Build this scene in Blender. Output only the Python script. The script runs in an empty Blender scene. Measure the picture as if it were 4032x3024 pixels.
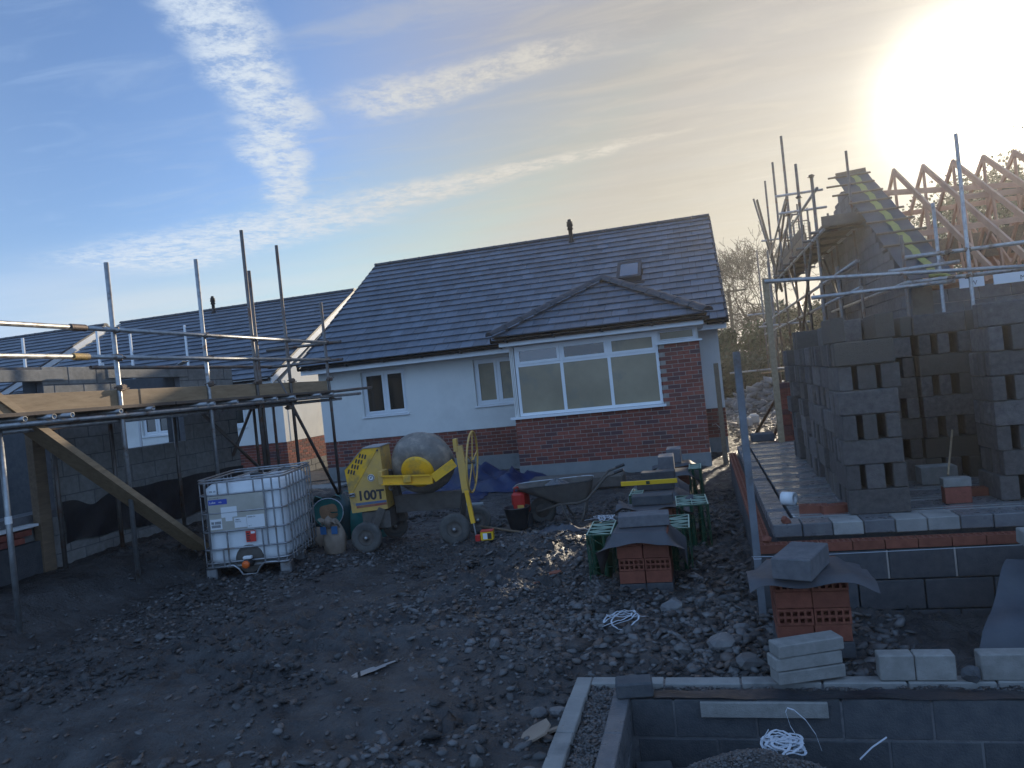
import bpy, math, random
import numpy as np
from mathutils import Vector, Matrix
random.seed(7); rng = np.random.default_rng(7)
C = bpy.context.scene.collection
R = math.radians

# ------------------------------------------------------------------ camera
EYE = 1.9
yaw, pitch, roll = R(14.09), R(-0.066), R(5.896)
f0 = Vector((-math.sin(yaw), math.cos(yaw), 0)); r0 = Vector((math.cos(yaw), math.sin(yaw), 0)); u0 = Vector((0, 0, 1))
fw = f0*math.cos(pitch) + u0*math.sin(pitch); up = u0*math.cos(pitch) - f0*math.sin(pitch)
ri = r0*math.cos(roll) - up*math.sin(roll); up = up*math.cos(roll) + r0*math.sin(roll)
cam = bpy.data.cameras.new('camera'); camo = bpy.data.objects.new('camera', cam); C.objects.link(camo)
camo.matrix_world = Matrix(((ri.x, up.x, -fw.x, 0), (ri.y, up.y, -fw.y, 0), (ri.z, up.z, -fw.z, EYE), (0, 0, 0, 1)))
cam.sensor_width = 36; cam.lens = 2960/4032*36; cam.clip_start = 0.05; cam.clip_end = 3000
bpy.context.scene.camera = camo

# ------------------------------------------------------------------ sun, exposure
SUN_AZ, SUN_EL = R(19.1), R(15.0)          # azimuth measured from +Y towards +X
sd = Vector((math.sin(SUN_AZ)*math.cos(SUN_EL), math.cos(SUN_AZ)*math.cos(SUN_EL), math.sin(SUN_EL)))
sl = bpy.data.lights.new('sun', 'SUN'); sl.energy = 4.0; sl.angle = R(0.6); sl.color = (1.0, 0.86, 0.66)
so = bpy.data.objects.new('sun', sl); C.objects.link(so)
so.rotation_euler = sd.to_track_quat('Z', 'Y').to_euler()
sc = bpy.context.scene
sc.view_settings.view_transform = 'Standard'; sc.view_settings.look = 'None'
sc.view_settings.exposure = 0.20; sc.view_settings.gamma = 1.0
sc.render.engine = 'CYCLES'
sc.cycles.use_denoising = True
HAZE = .0012
sc.cycles.max_bounces = 6; sc.cycles.diffuse_bounces = 3; sc.cycles.glossy_bounces = 3

# ------------------------------------------------------------------ node helper
class NT:
    def __init__(s, tree): s.t = tree; s.n = tree.nodes; s.l = tree.links
    def node(s, typ, **kw):
        nd = s.n.new(typ)
        for k, v in kw.items(): setattr(nd, k, v)
        return nd
    def put(s, sock, v):
        if isinstance(v, bpy.types.NodeSocket): s.l.new(v, sock)
        else: sock.default_value = v
    def m(s, op, a, b=0.0, c=0.0, clamp=False):
        nd = s.node('ShaderNodeMath', operation=op, use_clamp=clamp)
        s.put(nd.inputs[0], a)
        if len(nd.inputs) > 1: s.put(nd.inputs[1], b)
        if op in ('MULTIPLY_ADD', 'SMOOTH_MIN'): s.put(nd.inputs[2], c)
        return nd.outputs[0]
    def v(s, op, a, b=None):
        nd = s.node('ShaderNodeVectorMath', operation=op)
        s.put(nd.inputs[0], a)
        if b is not None: s.put(nd.inputs[1], b)
        return nd.outputs['Value'] if op in ('DOT_PRODUCT', 'LENGTH') else nd.outputs[0]
    def noise(s, vec, scale, detail=4, rough=.55, dist=0.0, out='Fac'):
        nd = s.node('ShaderNodeTexNoise'); s.put(nd.inputs['Vector'], vec)
        nd.inputs['Scale'].default_value = scale; nd.inputs['Detail'].default_value = detail
        nd.inputs['Roughness'].default_value = rough; nd.inputs['Distortion'].default_value = dist
        return nd.outputs[out]
    def mix(s, f, a, b, mode='MIX'):
        nd = s.node('ShaderNodeMix', data_type='RGBA', blend_type=mode)
        s.put(nd.inputs[0], f)
        for i, c in ((6, a), (7, b)):
            if isinstance(c, (tuple, list)) and len(c) == 3: c = (*c, 1)
            s.put(nd.inputs[i], c)
        return nd.outputs[2]
    def mr(s, v, a, b, c=0.0, d=1.0, smooth=False):
        nd = s.node('ShaderNodeMapRange'); nd.interpolation_type = 'SMOOTHSTEP' if smooth else 'LINEAR'
        s.put(nd.inputs[0], v)
        for i, x in zip((1, 2, 3, 4), (a, b, c, d)): s.put(nd.inputs[i], x)
        return nd.outputs[0]

# ------------------------------------------------------------------ world: sky, cirrus, old contrails, aureole round the sun
W = bpy.data.worlds.new('World'); sc.world = W; W.use_nodes = True
T = NT(W.node_tree); T.n.clear()
sky = T.node('ShaderNodeTexSky', sky_type='NISHITA'); sky.sun_disc = False
sky.sun_elevation = SUN_EL; sky.sun_rotation = SUN_AZ; sky.air_density = 1.0; sky.dust_density = 0.6; sky.ozone_density = 1.6
tc = T.node('ShaderNodeTexCoord'); D = tc.outputs['Generated']
sep = T.node('ShaderNodeSeparateXYZ'); T.put(sep.inputs[0], D)
dz = T.m('MAXIMUM', sep.outputs[2], 0.03)
px = T.m('DIVIDE', sep.outputs[0], dz); py = T.m('DIVIDE', sep.outputs[1], dz)
cb = T.node('ShaderNodeCombineXYZ'); T.put(cb.inputs[0], px); T.put(cb.inputs[1], py); P = cb.outputs[0]
def band(p0, p1, w0, w1, e=0.12):
    p0 = np.array(p0); p1 = np.array(p1); d = p1-p0; L = np.linalg.norm(d); d = d/L; n = (-d[1], d[0])
    rel = T.v('SUBTRACT', P, (p0[0], p0[1], 0))
    t = T.m('DIVIDE', T.v('DOT_PRODUCT', rel, (d[0], d[1], 0)), L)
    wob = T.m('MULTIPLY', T.m('SUBTRACT', T.noise(P, 2.2, 3), .5), .22)
    s_ = T.m('ABSOLUTE', T.m('ADD', T.v('DOT_PRODUCT', rel, (n[0], n[1], 0)), wob))
    w = T.m('MULTIPLY_ADD', t, w1-w0, w0)
    q = T.m('DIVIDE', s_, w)
    a = T.mr(q, .25, 1.25, 1, 0, True)
    return T.m('MULTIPLY', a, T.m('MULTIPLY', T.mr(t, -e, e, 0, 1, True), T.mr(t, 1-e, 1+e, 1, 0, True)))
mp = T.node('ShaderNodeMapping'); mp.inputs['Rotation'].default_value = (0, 0, R(-62)); mp.inputs['Scale'].default_value = (1, 3.2, 1); T.put(mp.inputs[0], P)
fine = T.noise(P, 8.5, 9, .78, .15)
wisp = T.noise(mp.outputs[0], 1.6, 6, .62, .8)
finec = T.mr(fine, .38, .62, 0, 1, True)
A = T.m('MAXIMUM', band((-.93, 1.2), (-1.36, 2.45), .11, .15), band((-1.33, 2.3), (-1.95, 3.5), .15, .10, .2))
B = T.m('MAXIMUM', band((-3.6, 4.1), (-1.5, 3.64), .62, .36, .15), band((-1.7, 3.66), (-.05, 3.34), .30, .05, .2))
Cc = T.m('MULTIPLY', band((-1.05, 2.42), (-.25, 2.3), .20, .12, .2), .85)
tr = T.m('MULTIPLY', T.m('MAXIMUM', T.m('MAXIMUM', A, B), Cc), T.m('MULTIPLY_ADD', finec, .80, .16))
thin = T.m('MULTIPLY', T.mr(wisp, .46, .86, 0, .30, True), 1.0)
low = T.mr(sep.outputs[2], .245, .10, 0, .86, True)        # hazy white layer above the horizon
low = T.m('MULTIPLY', low, T.mr(T.noise(mp.outputs[0], .55, 4, .5), .3, .6, .55, 1))
cov = T.m('MAXIMUM', T.m('MAXIMUM', tr, thin), low, clamp=True)
skyfill = T.mr(T.v('DOT_PRODUCT', D, tuple(sd)), .55, .05, .0, .75, True)   # bright pale blue added away from the sun to lift ambient light
cov = T.m('MAXIMUM', cov, skyfill, clamp=True)
dot = T.m('MAXIMUM', T.v('DOT_PRODUCT', D, tuple(sd)), 0.0)
near = T.mr(dot, .60, .95, 0, 1, True)
cloudc = T.mix(T.mr(dot, .15, .70, 0, 1, True), (3.9, 6.5, 11.2), (4.7, 5.7, 7.0))  # colour facing away from the sun set bright and blue as ambient fill
cloudc = T.mix(near, cloudc, (5.9, 5.5, 4.8))
cloudc = T.mix(T.m('MULTIPLY', T.mr(sep.outputs[2], .235, .15, 0, .85, True), T.mr(dot, .25, .55, 0, 1, True)), cloudc, (6.4, 6.9, 7.2))
skyb = T.mix(1.0, sky.outputs[0], (1.08, 1.24, 1.58), 'MULTIPLY')
skyb = T.mix(1.0, skyb, (6.4, 7.0, 7.6), 'DARKEN')
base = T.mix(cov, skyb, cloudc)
# thin veil of high cloud that thickens towards the sun and scatters its light
veil = T.m('MULTIPLY', T.mr(dot, .66, .955, 0, .92, True), T.mr(T.noise(mp.outputs[0], .8, 5, .6), .25, .7, .86, 1.0))
veilc = T.mix(T.mr(sep.outputs[2], .12, .42, 0, 1, True), (4.9, 4.5, 3.6), (3.5, 3.25, 3.1))
base = T.mix(veil, base, veilc)
base = T.mix(T.m('MULTIPLY', tr, .75), base, T.mix(near, (6.4, 7.2, 8.2), (6.8, 6.5, 5.8)))
streak = T.m('MULTIPLY', T.mr(wisp, .42, .75, 0, .35, True), near)
base = T.mix(streak, base, (5.8, 5.5, 4.8))
g2 = T.m('MULTIPLY', T.m('POWER', dot, 30.0), .5)
g3 = T.m('MULTIPLY', T.m('POWER', dot, 460.0), 34.0)
g4 = T.m('MULTIPLY', T.m('POWER', dot, 85.0), .7)
gs = T.m('ADD', T.m('ADD', g2, g4), g3)
gl = T.node('ShaderNodeVectorMath', operation='SCALE'); gl.inputs[0].default_value = (1.0, .92, .72); T.put(gl.inputs['Scale'], gs)
tot = T.node('ShaderNodeVectorMath', operation='ADD'); T.put(tot.inputs[0], base); T.put(tot.inputs[1], gl.outputs[0])
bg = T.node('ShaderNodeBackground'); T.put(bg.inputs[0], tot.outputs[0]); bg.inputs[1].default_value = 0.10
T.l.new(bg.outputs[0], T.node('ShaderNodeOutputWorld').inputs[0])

# ------------------------------------------------------------------ materials
MATS = {}
def mat(name, c1, c2=None, ns=6.0, rough=.8, bump=0.0, bs=40.0, rnd=0.0, metal=0.0, spec=.5, coat=0.0, r2=None, nd=5, c3=None, c3s=2.0, c3t=(.55, .7), stretch=None, hue=None, dist=.01):
    mt = bpy.data.materials.new(name); mt.use_nodes = True; t = NT(mt.node_tree)
    b = t.n['Principled BSDF']
    geo = t.node('ShaderNodeNewGeometry'); pos = geo.outputs['Position']
    if stretch:
        mpn = t.node('ShaderNodeMapping'); mpn.inputs['Scale'].default_value = stretch; t.put(mpn.inputs[0], pos); pos = mpn.outputs[0]
    col = (*c1, 1)
    if c2: col = t.mix(t.mr(t.noise(pos, ns, nd, .6), .3, .7), c1, c2)
    if c3: col = t.mix(t.mr(t.noise(pos, c3s, 5, .65), c3t[0], c3t[1]), col, c3)
    if rnd:
        oi = t.node('ShaderNodeObjectInfo')
        fr = t.m('FRACT', t.m('ADD', t.m('MULTIPLY', oi.outputs['Random'], 7.31), t.m('MULTIPLY', geo.outputs['Random Per Island'], 13.7)))
        sc_ = t.m('MULTIPLY_ADD', fr, 2*rnd, 1-rnd)
        vs = t.node('ShaderNodeVectorMath', operation='SCALE'); t.put(vs.inputs[0], col if isinstance(col, bpy.types.NodeSocket) else col[:3]); t.put(vs.inputs['Scale'], sc_); col = vs.outputs[0]
        if hue:
            fr2 = t.m('FRACT', t.m('MULTIPLY', fr, 5.77))
            col = t.mix(t.mr(fr2, .6, 1.0), col, hue)
    t.put(b.inputs['Base Color'], col)
    if r2 is not None: t.put(b.inputs['Roughness'], t.mr(t.noise(pos, ns*1.7, 4), .35, .65, rough, r2))
    else: b.inputs['Roughness'].default_value = rough
    b.inputs['Metallic'].default_value = metal; b.inputs['Specular IOR Level'].default_value = spec
    if coat: b.inputs['Coat Weight'].default_value = coat; b.inputs['Coat Roughness'].default_value = .08
    if bump:
        bn = t.node('ShaderNodeBump'); bn.inputs['Strength'].default_value = bump; bn.inputs['Distance'].default_value = dist
        t.put(bn.inputs['Height'], t.noise(pos, bs, 6, .65)); t.put(b.inputs['Normal'], bn.outputs[0])
    MATS[name] = mt; return mt

M = MATS
mat('mud', (.012, .012, .014), (.068, .067, .067), 2.6, .72, 1.0, 30, r2=.24, c3=(.088, .070, .062), c3s=.8, c3t=(.58, .78), dist=.03)
mat('stone', (.055, .057, .06), (.12, .118, .118), 9, .7, .6, 60, rnd=.45, r2=.4, hue=(.10, .07, .055))
mat('rock', (.09, .09, .095), (.16, .155, .15), 8, .75, .9, 30, rnd=.3, r2=.45)
mat('block', (.10, .102, .112), (.155, .155, .165), 16, .95, .9, 90, rnd=.16, c3=(.10, .10, .11), c3s=3, dist=.006)
mat('stack_block', (.084, .075, .073), (.145, .130, .122), 22, .95, 1.0, 120, rnd=.28, c3=(.19, .18, .17), c3s=5, c3t=(.62, .8), hue=(.10, .085, .07), dist=.012)
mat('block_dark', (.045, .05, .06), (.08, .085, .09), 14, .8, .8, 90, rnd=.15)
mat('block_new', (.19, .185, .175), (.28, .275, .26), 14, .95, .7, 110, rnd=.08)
mat('concrete', (.20, .20, .195), (.29, .285, .27), 5, .85, .5, 60, rnd=.06, c3=(.14, .14, .14), c3s=3)
mat('wet_concrete', (.09, .092, .10), (.15, .15, .155), 7, .6, .6, 50, rnd=.1, r2=.22)
mat('wet_beam', (.20, .205, .21), (.26, .26, .26), 9, .07, .05, 20, spec=1.0, r2=.22, coat=.8)
mat('brick', (.185, .048, .034), (.27, .080, .055), 18, .85, .5, 90, rnd=.26, hue=(.09, .045, .05))
mat('brick_new', (.15, .042, .025), (.22, .070, .042), 18, .85, .4, 90, rnd=.14)
mat('mortar', (.26, .235, .215), (.34, .31, .28), 9, .95, .4, 120)
mat('render', (.72, .72, .69), (.79, .78, .74), 1.2, .92, .12, 160, c3=(.60, .59, .56), c3s=.9, c3t=(.5, .85))
mat('plinth', (.20, .215, .22), (.27, .28, .28), 3, .9, .25, 60, c3=(.15, .16, .165), c3s=1.5)
mat('slate_tile', (.078, .096, .122), (.112, .136, .170), 5, .42, .35, 45, rnd=.20, c3=(.17, .19, .22), c3s=2.6, c3t=(.62, .80), stretch=(1.0, .35, .35))
mat('ridge_tile', (.022, .026, .034), (.042, .048, .06), 6, .5, .3, 40, rnd=.12)
mat('upvc', (.74, .76, .78), (.80, .81, .82), 3, .32, 0, rnd=.02)
mat('upvc_cream', (.70, .68, .64), None, rough=.4)
mat('gutter', (.007, .008, .010), None, rough=.5, spec=.3)
mat('glass_dark', (.016, .020, .020), (.032, .036, .032), 1.2, .06, 0, spec=.8, coat=.6)
mat('glass_film', (.23, .19, .125), (.36, .30, .20), .9, .40, .1, 7, coat=.25, spec=.4, c3=(.20, .19, .15), c3s=1.7)
mat('glass_sky', (.06, .085, .11), None, rough=.03, spec=1.0, coat=1.0)
mat('lead', (.022, .025, .032), None, rough=.5)
mat('galv', (.30, .31, .32), (.44, .44, .44), 14, .38, .15, 60, metal=.85, c3=(.20, .15, .12), c3s=6, r2=.6)
mat('galv_rust', (.11, .10, .095), (.20, .18, .165), 10, .5, .2, 60, metal=.6, c3=(.13, .065, .04), c3s=5, c3t=(.5, .65))
mat('coupler', (.10, .07, .055), (.20, .15, .12), 20, .6, .3, 60, metal=.5)
mat('timber', (.24, .165, .095), (.36, .26, .16), 3, .75, .35, 30, c3=(.17, .115, .07), c3s=4, c3t=(.6, .75), stretch=(9, 1.2, 9), rnd=.08)
mat('timber_dark', (.12, .085, .055), (.20, .14, .09), 3, .75, .3, 30, stretch=(9, 1.2, 9), rnd=.1)
mat('truss_timber', (.46, .26, .17), (.58, .34, .23), 5, .8, .2, 40, rnd=.1)
mat('board_deck', (.10, .075, .06), (.17, .13, .10), 4, .8, .3, 40, rnd=.2)
mat('membrane', (.045, .047, .055), (.075, .078, .088), 3, .6, .5, 12)
mat('dpc', (.010, .011, .014), (.02, .022, .028), 5, .28, .6, 18, r2=.5)
mat('black_sheet', (.035, .042, .055), (.06, .07, .085), 4, .42, .4, 20, r2=.6)
mat('yellow_tape', (.24, .235, .05), (.33, .31, .09), 8, .5)
mat('yellow_paint', (.78, .40, .014), (.88, .48, .02), 4, .42, .15, 50, c3=(.30, .20, .08), c3s=3.2, c3t=(.52, .72), r2=.6)
mat('yellow_dusty', (.50, .31, .11), (.68, .40, .07), 5, .6, .2, 60, c3=(.24, .19, .13), c3s=4)
mat('yellow_clean', (.75, .45, .01), None, rough=.4)
mat('drum', (.14, .122, .105), (.25, .22, .19), 5, .5, .5, 30, c3=(.40, .33, .26), c3s=5, c3t=(.5, .75), metal=.15)
mat('grimy', (.075, .065, .058), (.13, .115, .10), 8, .8, .5, 50)
mat('tyre', (.055, .054, .053), (.12, .115, .105), 9, .85, .5, 60)
mat('hdpe', (.72, .75, .77), (.80, .82, .83), 2, .38, .05, 9, c3=(.42, .36, .29), c3s=2.3, c3t=(.64, .82))
mat('steel_cage', (.27, .28, .30), (.40, .40, .41), 20, .4, .1, 50, metal=.8, c3=(.22, .17, .14), c3s=7)
mat('label_plate', (.42, .40, .35), (.52, .50, .45), 5, .35, .1, 20, metal=.5)
mat('label_white', (.72, .73, .74), None, rough=.6)
mat('label_blue', (.03, .07, .38), None, rough=.5)
mat('label_red', (.55, .04, .03), None, rough=.5)
mat('ink', (.03, .03, .035), None, rough=.6)
mat('ink_grey', (.14, .135, .14), (.22, .2, .17), 18, .6)
mat('ink_white', (.60, .66, .66), None, rough=.6)
mat('stripe_blue', (.06, .12, .26), (.14, .16, .2), 9, .6)
mat('stripe_red', (.30, .05, .04), (.30, .14, .07), 9, .6)
mat('red_plastic', (.50, .02, .015), (.40, .02, .015), 4, .45)
mat('orange_plastic', (.75, .13, .02), None, rough=.4)
mat('black_plastic', (.012, .013, .016), (.03, .032, .036), 7, .45, .2, 30)
mat('green_plastic', (.003, .045, .022), (.006, .07, .035), 6, .45, .2, 30)
mat('pale_green_plastic', (.30, .42, .34), (.40, .52, .43), 6, .5)
mat('bag_green', (.01, .13, .125), (.02, .20, .19), 5, .5, .5, 16)
mat('bag_dark', (.006, .04, .05), (.01, .06, .07), 5, .5, .5, 16)
mat('sand', (.30, .17, .10), (.40, .24, .14), 12, .95, .6, 50)
mat('paper_sack', (.20, .15, .115), (.30, .235, .18), 5, .8, .5, 20, c3=(.20, .16, .13), c3s=4)
mat('sack_blue', (.02, .10, .24), (.03, .13, .30), 8, .7)
mat('tarp_blue', (.004, .014, .050), (.007, .026, .095), 3, .45, .5, 14)
mat('white_strap', (.46, .50, .55), None, rough=.4)
mat('water', (.02, .022, .025), None, rough=.03, spec=1.0)
mat('bark', (.05, .04, .032), (.09, .075, .06), 12, .9, .4, 40)
mat('twig', (.085, .065, .045), (.12, .09, .06), 9, .9)
mat('leaf', (.045, .062, .022), (.085, .095, .035), 3, .8, rnd=.35)
mat('leaf_brown', (.10, .075, .035), (.07, .075, .03), 3, .8, rnd=.35)
mat('grass', (.05, .085, .02), (.08, .12, .035), 4, .9)
mat('debris', (.45, .43, .40), (.25, .2, .17), 5, .8, rnd=.5)
mat('tube_white', (.62, .66, .70), (.5, .5, .5), 6, .5)
mat('post_grey', (.10, .115, .135), (.17, .185, .205), 7, .55, .3, 40, c3=(.08, .075, .07), c3s=5)
mat('interior', (.10, .09, .08), None, rough=.9)

# ------------------------------------------------------------------ geometry builder
class MB:
    def __init__(s): s.v = []; s.f = []; s.sm = []
    def add(s, vs, fs, smooth=False):
        o = len(s.v); s.v.extend([tuple(map(float, p)) for p in vs]); s.f.extend([tuple(i+o for i in f) for f in fs]); s.sm.extend([smooth]*len(fs)); return s
    def box(s, x0, x1, y0, y1, z0, z1):
        if x0 > x1: x0, x1 = x1, x0
        if y0 > y1: y0, y1 = y1, y0
        if z0 > z1: z0, z1 = z1, z0
        return s.add([(x0, y0, z0), (x1, y0, z0), (x1, y1, z0), (x0, y1, z0), (x0, y0, z1), (x1, y0, z1), (x1, y1, z1), (x0, y1, z1)],
                     [(0, 3, 2, 1), (4, 5, 6, 7), (0, 1, 5, 4), (1, 2, 6, 5), (2, 3, 7, 6), (3, 0, 4, 7)])
    def cbox(s, cx, cy, cz, sx, sy, sz, c=.006):
        hx, hy, hz = sx/2, sy/2, sz/2; vs = []; idx = {}
        for i in (-1, 1):
            for j in (-1, 1):
                for k in (-1, 1):
                    for a in range(3):
                        p = [i*(hx-c), j*(hy-c), k*(hz-c)]; p[a] = (i*hx, j*hy, k*hz)[a]
                        idx[(i, j, k, a)] = len(vs); vs.append((cx+p[0], cy+p[1], cz+p[2]))
        fs = []
        for a in range(3):
            b, d = (a+1) % 3, (a+2) % 3
            for sg in (-1, 1):
                q = []
                for (u, w) in ((-1, -1), (1, -1), (1, 1), (-1, 1)):
                    key = [0, 0, 0]; key[a] = sg; key[b] = u; key[d] = w; q.append(idx[(*key, a)])
                fs.append(tuple(q if sg > 0 else q[::-1]))
        for a in range(3):      # edges along axis a
            b, d = (a+1) % 3, (a+2) % 3
            for u in (-1, 1):
                for w in (-1, 1):
                    k0 = [0, 0, 0]; k0[a] = -1; k0[b] = u; k0[d] = w; k1 = list(k0); k1[a] = 1
                    q = [idx[(*k0, b)], idx[(*k1, b)], idx[(*k1, d)], idx[(*k0, d)]]
                    fs.append(tuple(q if u*w < 0 else q[::-1]))
        for i in (-1, 1):
            for j in (-1, 1):
                for k in (-1, 1):
                    q = [idx[(i, j, k, 0)], idx[(i, j, k, 1)], idx[(i, j, k, 2)]]
                    fs.append(tuple(q if i*j*k > 0 else q[::-1]))
        return s.add(vs, fs)
    def obox(s, c, ax, ay, az, sx, sy, sz):
        c = Vector(c); ax, ay, az = Vector(ax).normalized(), Vector(ay).normalized(), Vector(az).normalized()
        vs = [c+ax*(i*sx/2)+ay*(j*sy/2)+az*(k*sz/2) for k in (-1, 1) for i, j in ((-1, -1), (1, -1), (1, 1), (-1, 1))]
        return s.add(vs, [(0, 3, 2, 1), (4, 5, 6, 7), (0, 1, 5, 4), (1, 2, 6, 5), (2, 3, 7, 6), (3, 0, 4, 7)])
    def beam(s, p, q, w, h, upv=(0, 0, 1)):
        p, q = Vector(p), Vector(q); d = (q-p); L = d.length; d.normalize(); u = Vector(upv)
        side = d.cross(u)
        if side.length < 1e-4: side = d.cross(Vector((0, 1, 0)))
        side.normalize(); u = side.cross(d)
        return s.obox((p+q)/2, d, side, u, L, w, h)
    def tube(s, p, q, r, n=10, r2=None, caps=True):
        p, q = Vector(p), Vector(q); d = (q-p).normalized(); a = d.orthogonal().normalized(); b = d.cross(a); r2 = r if r2 is None else r2
        vs = [p+(a*math.cos(2*math.pi*i/n)+b*math.sin(2*math.pi*i/n))*r for i in range(n)] + [q+(a*math.cos(2*math.pi*i/n)+b*math.sin(2*math.pi*i/n))*r2 for i in range(n)]
        s.add(vs, [(i, (i+1) % n, n+(i+1) % n, n+i) for i in range(n)], True)
        if caps: s.add(vs[:n], [tuple(range(n))[::-1]]); s.add(vs[n:], [tuple(range(n))])
        return s
    def pipe(s, p, q, r, wall=.004, n=12):     # open-ended hollow tube
        p, q = Vector(p), Vector(q); d = (q-p).normalized(); a = d.orthogonal().normalized(); b = d.cross(a); vs = []
        for P0, rr in ((p, r), (q, r), (q, r-wall), (p, r-wall)):
            vs += [P0+(a*math.cos(2*math.pi*i/n)+b*math.sin(2*math.pi*i/n))*rr for i in range(n)]
        fs = []
        for k in range(4):
            k2 = (k+1) % 4; fs += [(k*n+i, k*n+(i+1) % n, k2*n+(i+1) % n, k2*n+i) for i in range(n)]
        return s.add(vs, fs, True)
    def path(s, pts, r, n=8, closed=False):
        pts = [Vector(p) for p in pts]; N = len(pts); vs = []; prev = None
        for i, p in enumerate(pts):
            a_ = pts[(i-1) % N] if (closed or i > 0) else p; b_ = pts[(i+1) % N] if (closed or i < N-1) else p
            d = (b_-a_).normalized()
            if prev is None: u = d.orthogonal().normalized()
            else: u = (prev-d*prev.dot(d)); u = u.normalized() if u.length > 1e-6 else d.orthogonal().normalized()
            prev = u; w = d.cross(u); rr = r[i] if isinstance(r, (list, tuple)) else r
            vs += [p+(u*math.cos(2*math.pi*k/n)+w*math.sin(2*math.pi*k/n))*rr for k in range(n)]
        fs = []
        for i in range(N if closed else N-1):
            j = (i+1) % N; fs += [(i*n+k, i*n+(k+1) % n, j*n+(k+1) % n, j*n+k) for k in range(n)]
        if not closed: fs += [tuple(range(n))[::-1], tuple((N-1)*n+k for k in range(n))]
        return s.add(vs, fs, True)
    def ribbon(s, pts, w, th=.0015, upv=(0, 0, 1)):
        pts = [Vector(p) for p in pts]; N = len(pts); vs = []
        for i, p in enumerate(pts):
            d = (pts[min(i+1, N-1)]-pts[max(i-1, 0)]).normalized(); sd_ = d.cross(Vector(upv))
            sd_ = sd_.normalized() if sd_.length > 1e-3 else Vector((1, 0, 0)); nn = sd_.cross(d)
            vs += [p+sd_*w/2+nn*th/2, p-sd_*w/2+nn*th/2, p-sd_*w/2-nn*th/2, p+sd_*w/2-nn*th/2]
        fs = [(i*4+k, i*4+(k+1) % 4, i*4+4+(k+1) % 4, i*4+4+k) for i in range(N-1) for k in range(4)] + [(3, 2, 1, 0), tuple((N-1)*4+k for k in range(4))]
        return s.add(vs, fs)
    def lathe(s, prof, o, ax, n=32, smooth=True):   # prof: (t, r)
        o = Vector(o); ax = Vector(ax).normalized(); a = ax.orthogonal().normalized(); b = ax.cross(a); vs = []
        for t, r in prof: vs += [o+ax*t+(a*math.cos(2*math.pi*i/n)+b*math.sin(2*math.pi*i/n))*max(r, 1e-4) for i in range(n)]
        fs = [(k*n+i, k*n+(i+1) % n, (k+1)*n+(i+1) % n, (k+1)*n+i) for k in range(len(prof)-1) for i in range(n)]
        return s.add(vs, fs, smooth)
    def prism(s, poly, ext):
        ext = Vector(ext); a = [Vector(p) for p in poly]; n = len(a); vs = a+[p+ext for p in a]
        return s.add(vs, [tuple(range(n))[::-1], tuple(range(n, 2*n))]+[(i, (i+1) % n, n+(i+1) % n, n+i) for i in range(n)])
    def grid(s, fn, nu, nv, smooth=True, thick=0.0):
        vs = [fn(i/(nu-1), j/(nv-1)) for j in range(nv) for i in range(nu)]
        fs = [(j*nu+i, j*nu+i+1, (j+1)*nu+i+1, (j+1)*nu+i) for j in range(nv-1) for i in range(nu-1)]
        s.add(vs, fs, smooth)
        if thick:
            o = [(x, y, z-thick) for x, y, z in vs]; s.add(o, [f[::-1] for f in fs], smooth)
            rim = [i for i in range(nu)]+[j*nu+nu-1 for j in range(1, nv)]+[(nv-1)*nu+i for i in range(nu-2, -1, -1)]+[j*nu for j in range(nv-2, 0, -1)]
            a = [vs[i] for i in rim]; b = [o[i] for i in rim]; n = len(rim)
            s.add(a+b, [(i, n+i, n+(i+1) % n, (i+1) % n) for i in range(n)])
        return s
    def rock(s, c, r, seed=0, flat=.7):
        rr = random.Random(seed); t = (1+5**.5)/2
        vs = [(-1, t, 0), (1, t, 0), (-1, -t, 0), (1, -t, 0), (0, -1, t), (0, 1, t), (0, -1, -t), (0, 1, -t), (t, 0, -1), (t, 0, 1), (-t, 0, -1), (-t, 0, 1)]
        fs = [(0, 11, 5), (0, 5, 1), (0, 1, 7), (0, 7, 10), (0, 10, 11), (1, 5, 9), (5, 11, 4), (11, 10, 2), (10, 7, 6), (7, 1, 8), (3, 9, 4), (3, 4, 2), (3, 2, 6), (3, 6, 8), (3, 8, 9), (4, 9, 5), (2, 4, 11), (6, 2, 10), (8, 6, 7), (9, 8, 1)]
        vs = [Vector(v).normalized() for v in vs]; mid = {}; f2 = []
        def m_(a, b):
            k = (min(a, b), max(a, b))
            if k not in mid: mid[k] = len(vs); vs.append(((vs[a]+vs[b])/2).normalized())
            return mid[k]
        for a, b, d in fs:
            x, y, z = m_(a, b), m_(b, d), m_(d, a); f2 += [(a, x, z), (b, y, x), (d, z, y), (x, y, z)]
        pl = [(Vector((rr.uniform(-1, 1), rr.uniform(-1, 1), rr.uniform(-1, 1))).normalized(), rr.uniform(.5, .85)) for _ in range(8)]
        sx, sy = rr.uniform(.8, 1.25), rr.uniform(.7, 1.1); out = []
        for v in vs:
            k = 1.0
            for nrm, dd in pl:
                q = v.dot(nrm)
                if q*k > dd: k = dd/q
            v = v*k*rr.uniform(.96, 1.04); out.append((c[0]+v.x*r*sx, c[1]+v.y*r*sy, c[2]+v.z*r*flat))
        return s.add(out, f2)
    def mesh(s, name, off=(0, 0, 0), smooth_angle=None):
        me = bpy.data.meshes.new(name); v = np.array(s.v, dtype=float)-np.array(off)
        me.from_pydata(v.tolist(), [], s.f)
        if any(s.sm): me.polygons.foreach_set('use_smooth', s.sm)
        me.validate(); me.update(); return me
    def build(s, name, m, parent=None, off=None, **props):
        o_ = off if off is not None else (parent_world(parent) if parent else (0, 0, 0))
        me = s.mesh(name, o_); me.materials.append(MATS[m] if isinstance(m, str) else m)
        return link(name, me, parent, **props)
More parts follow.
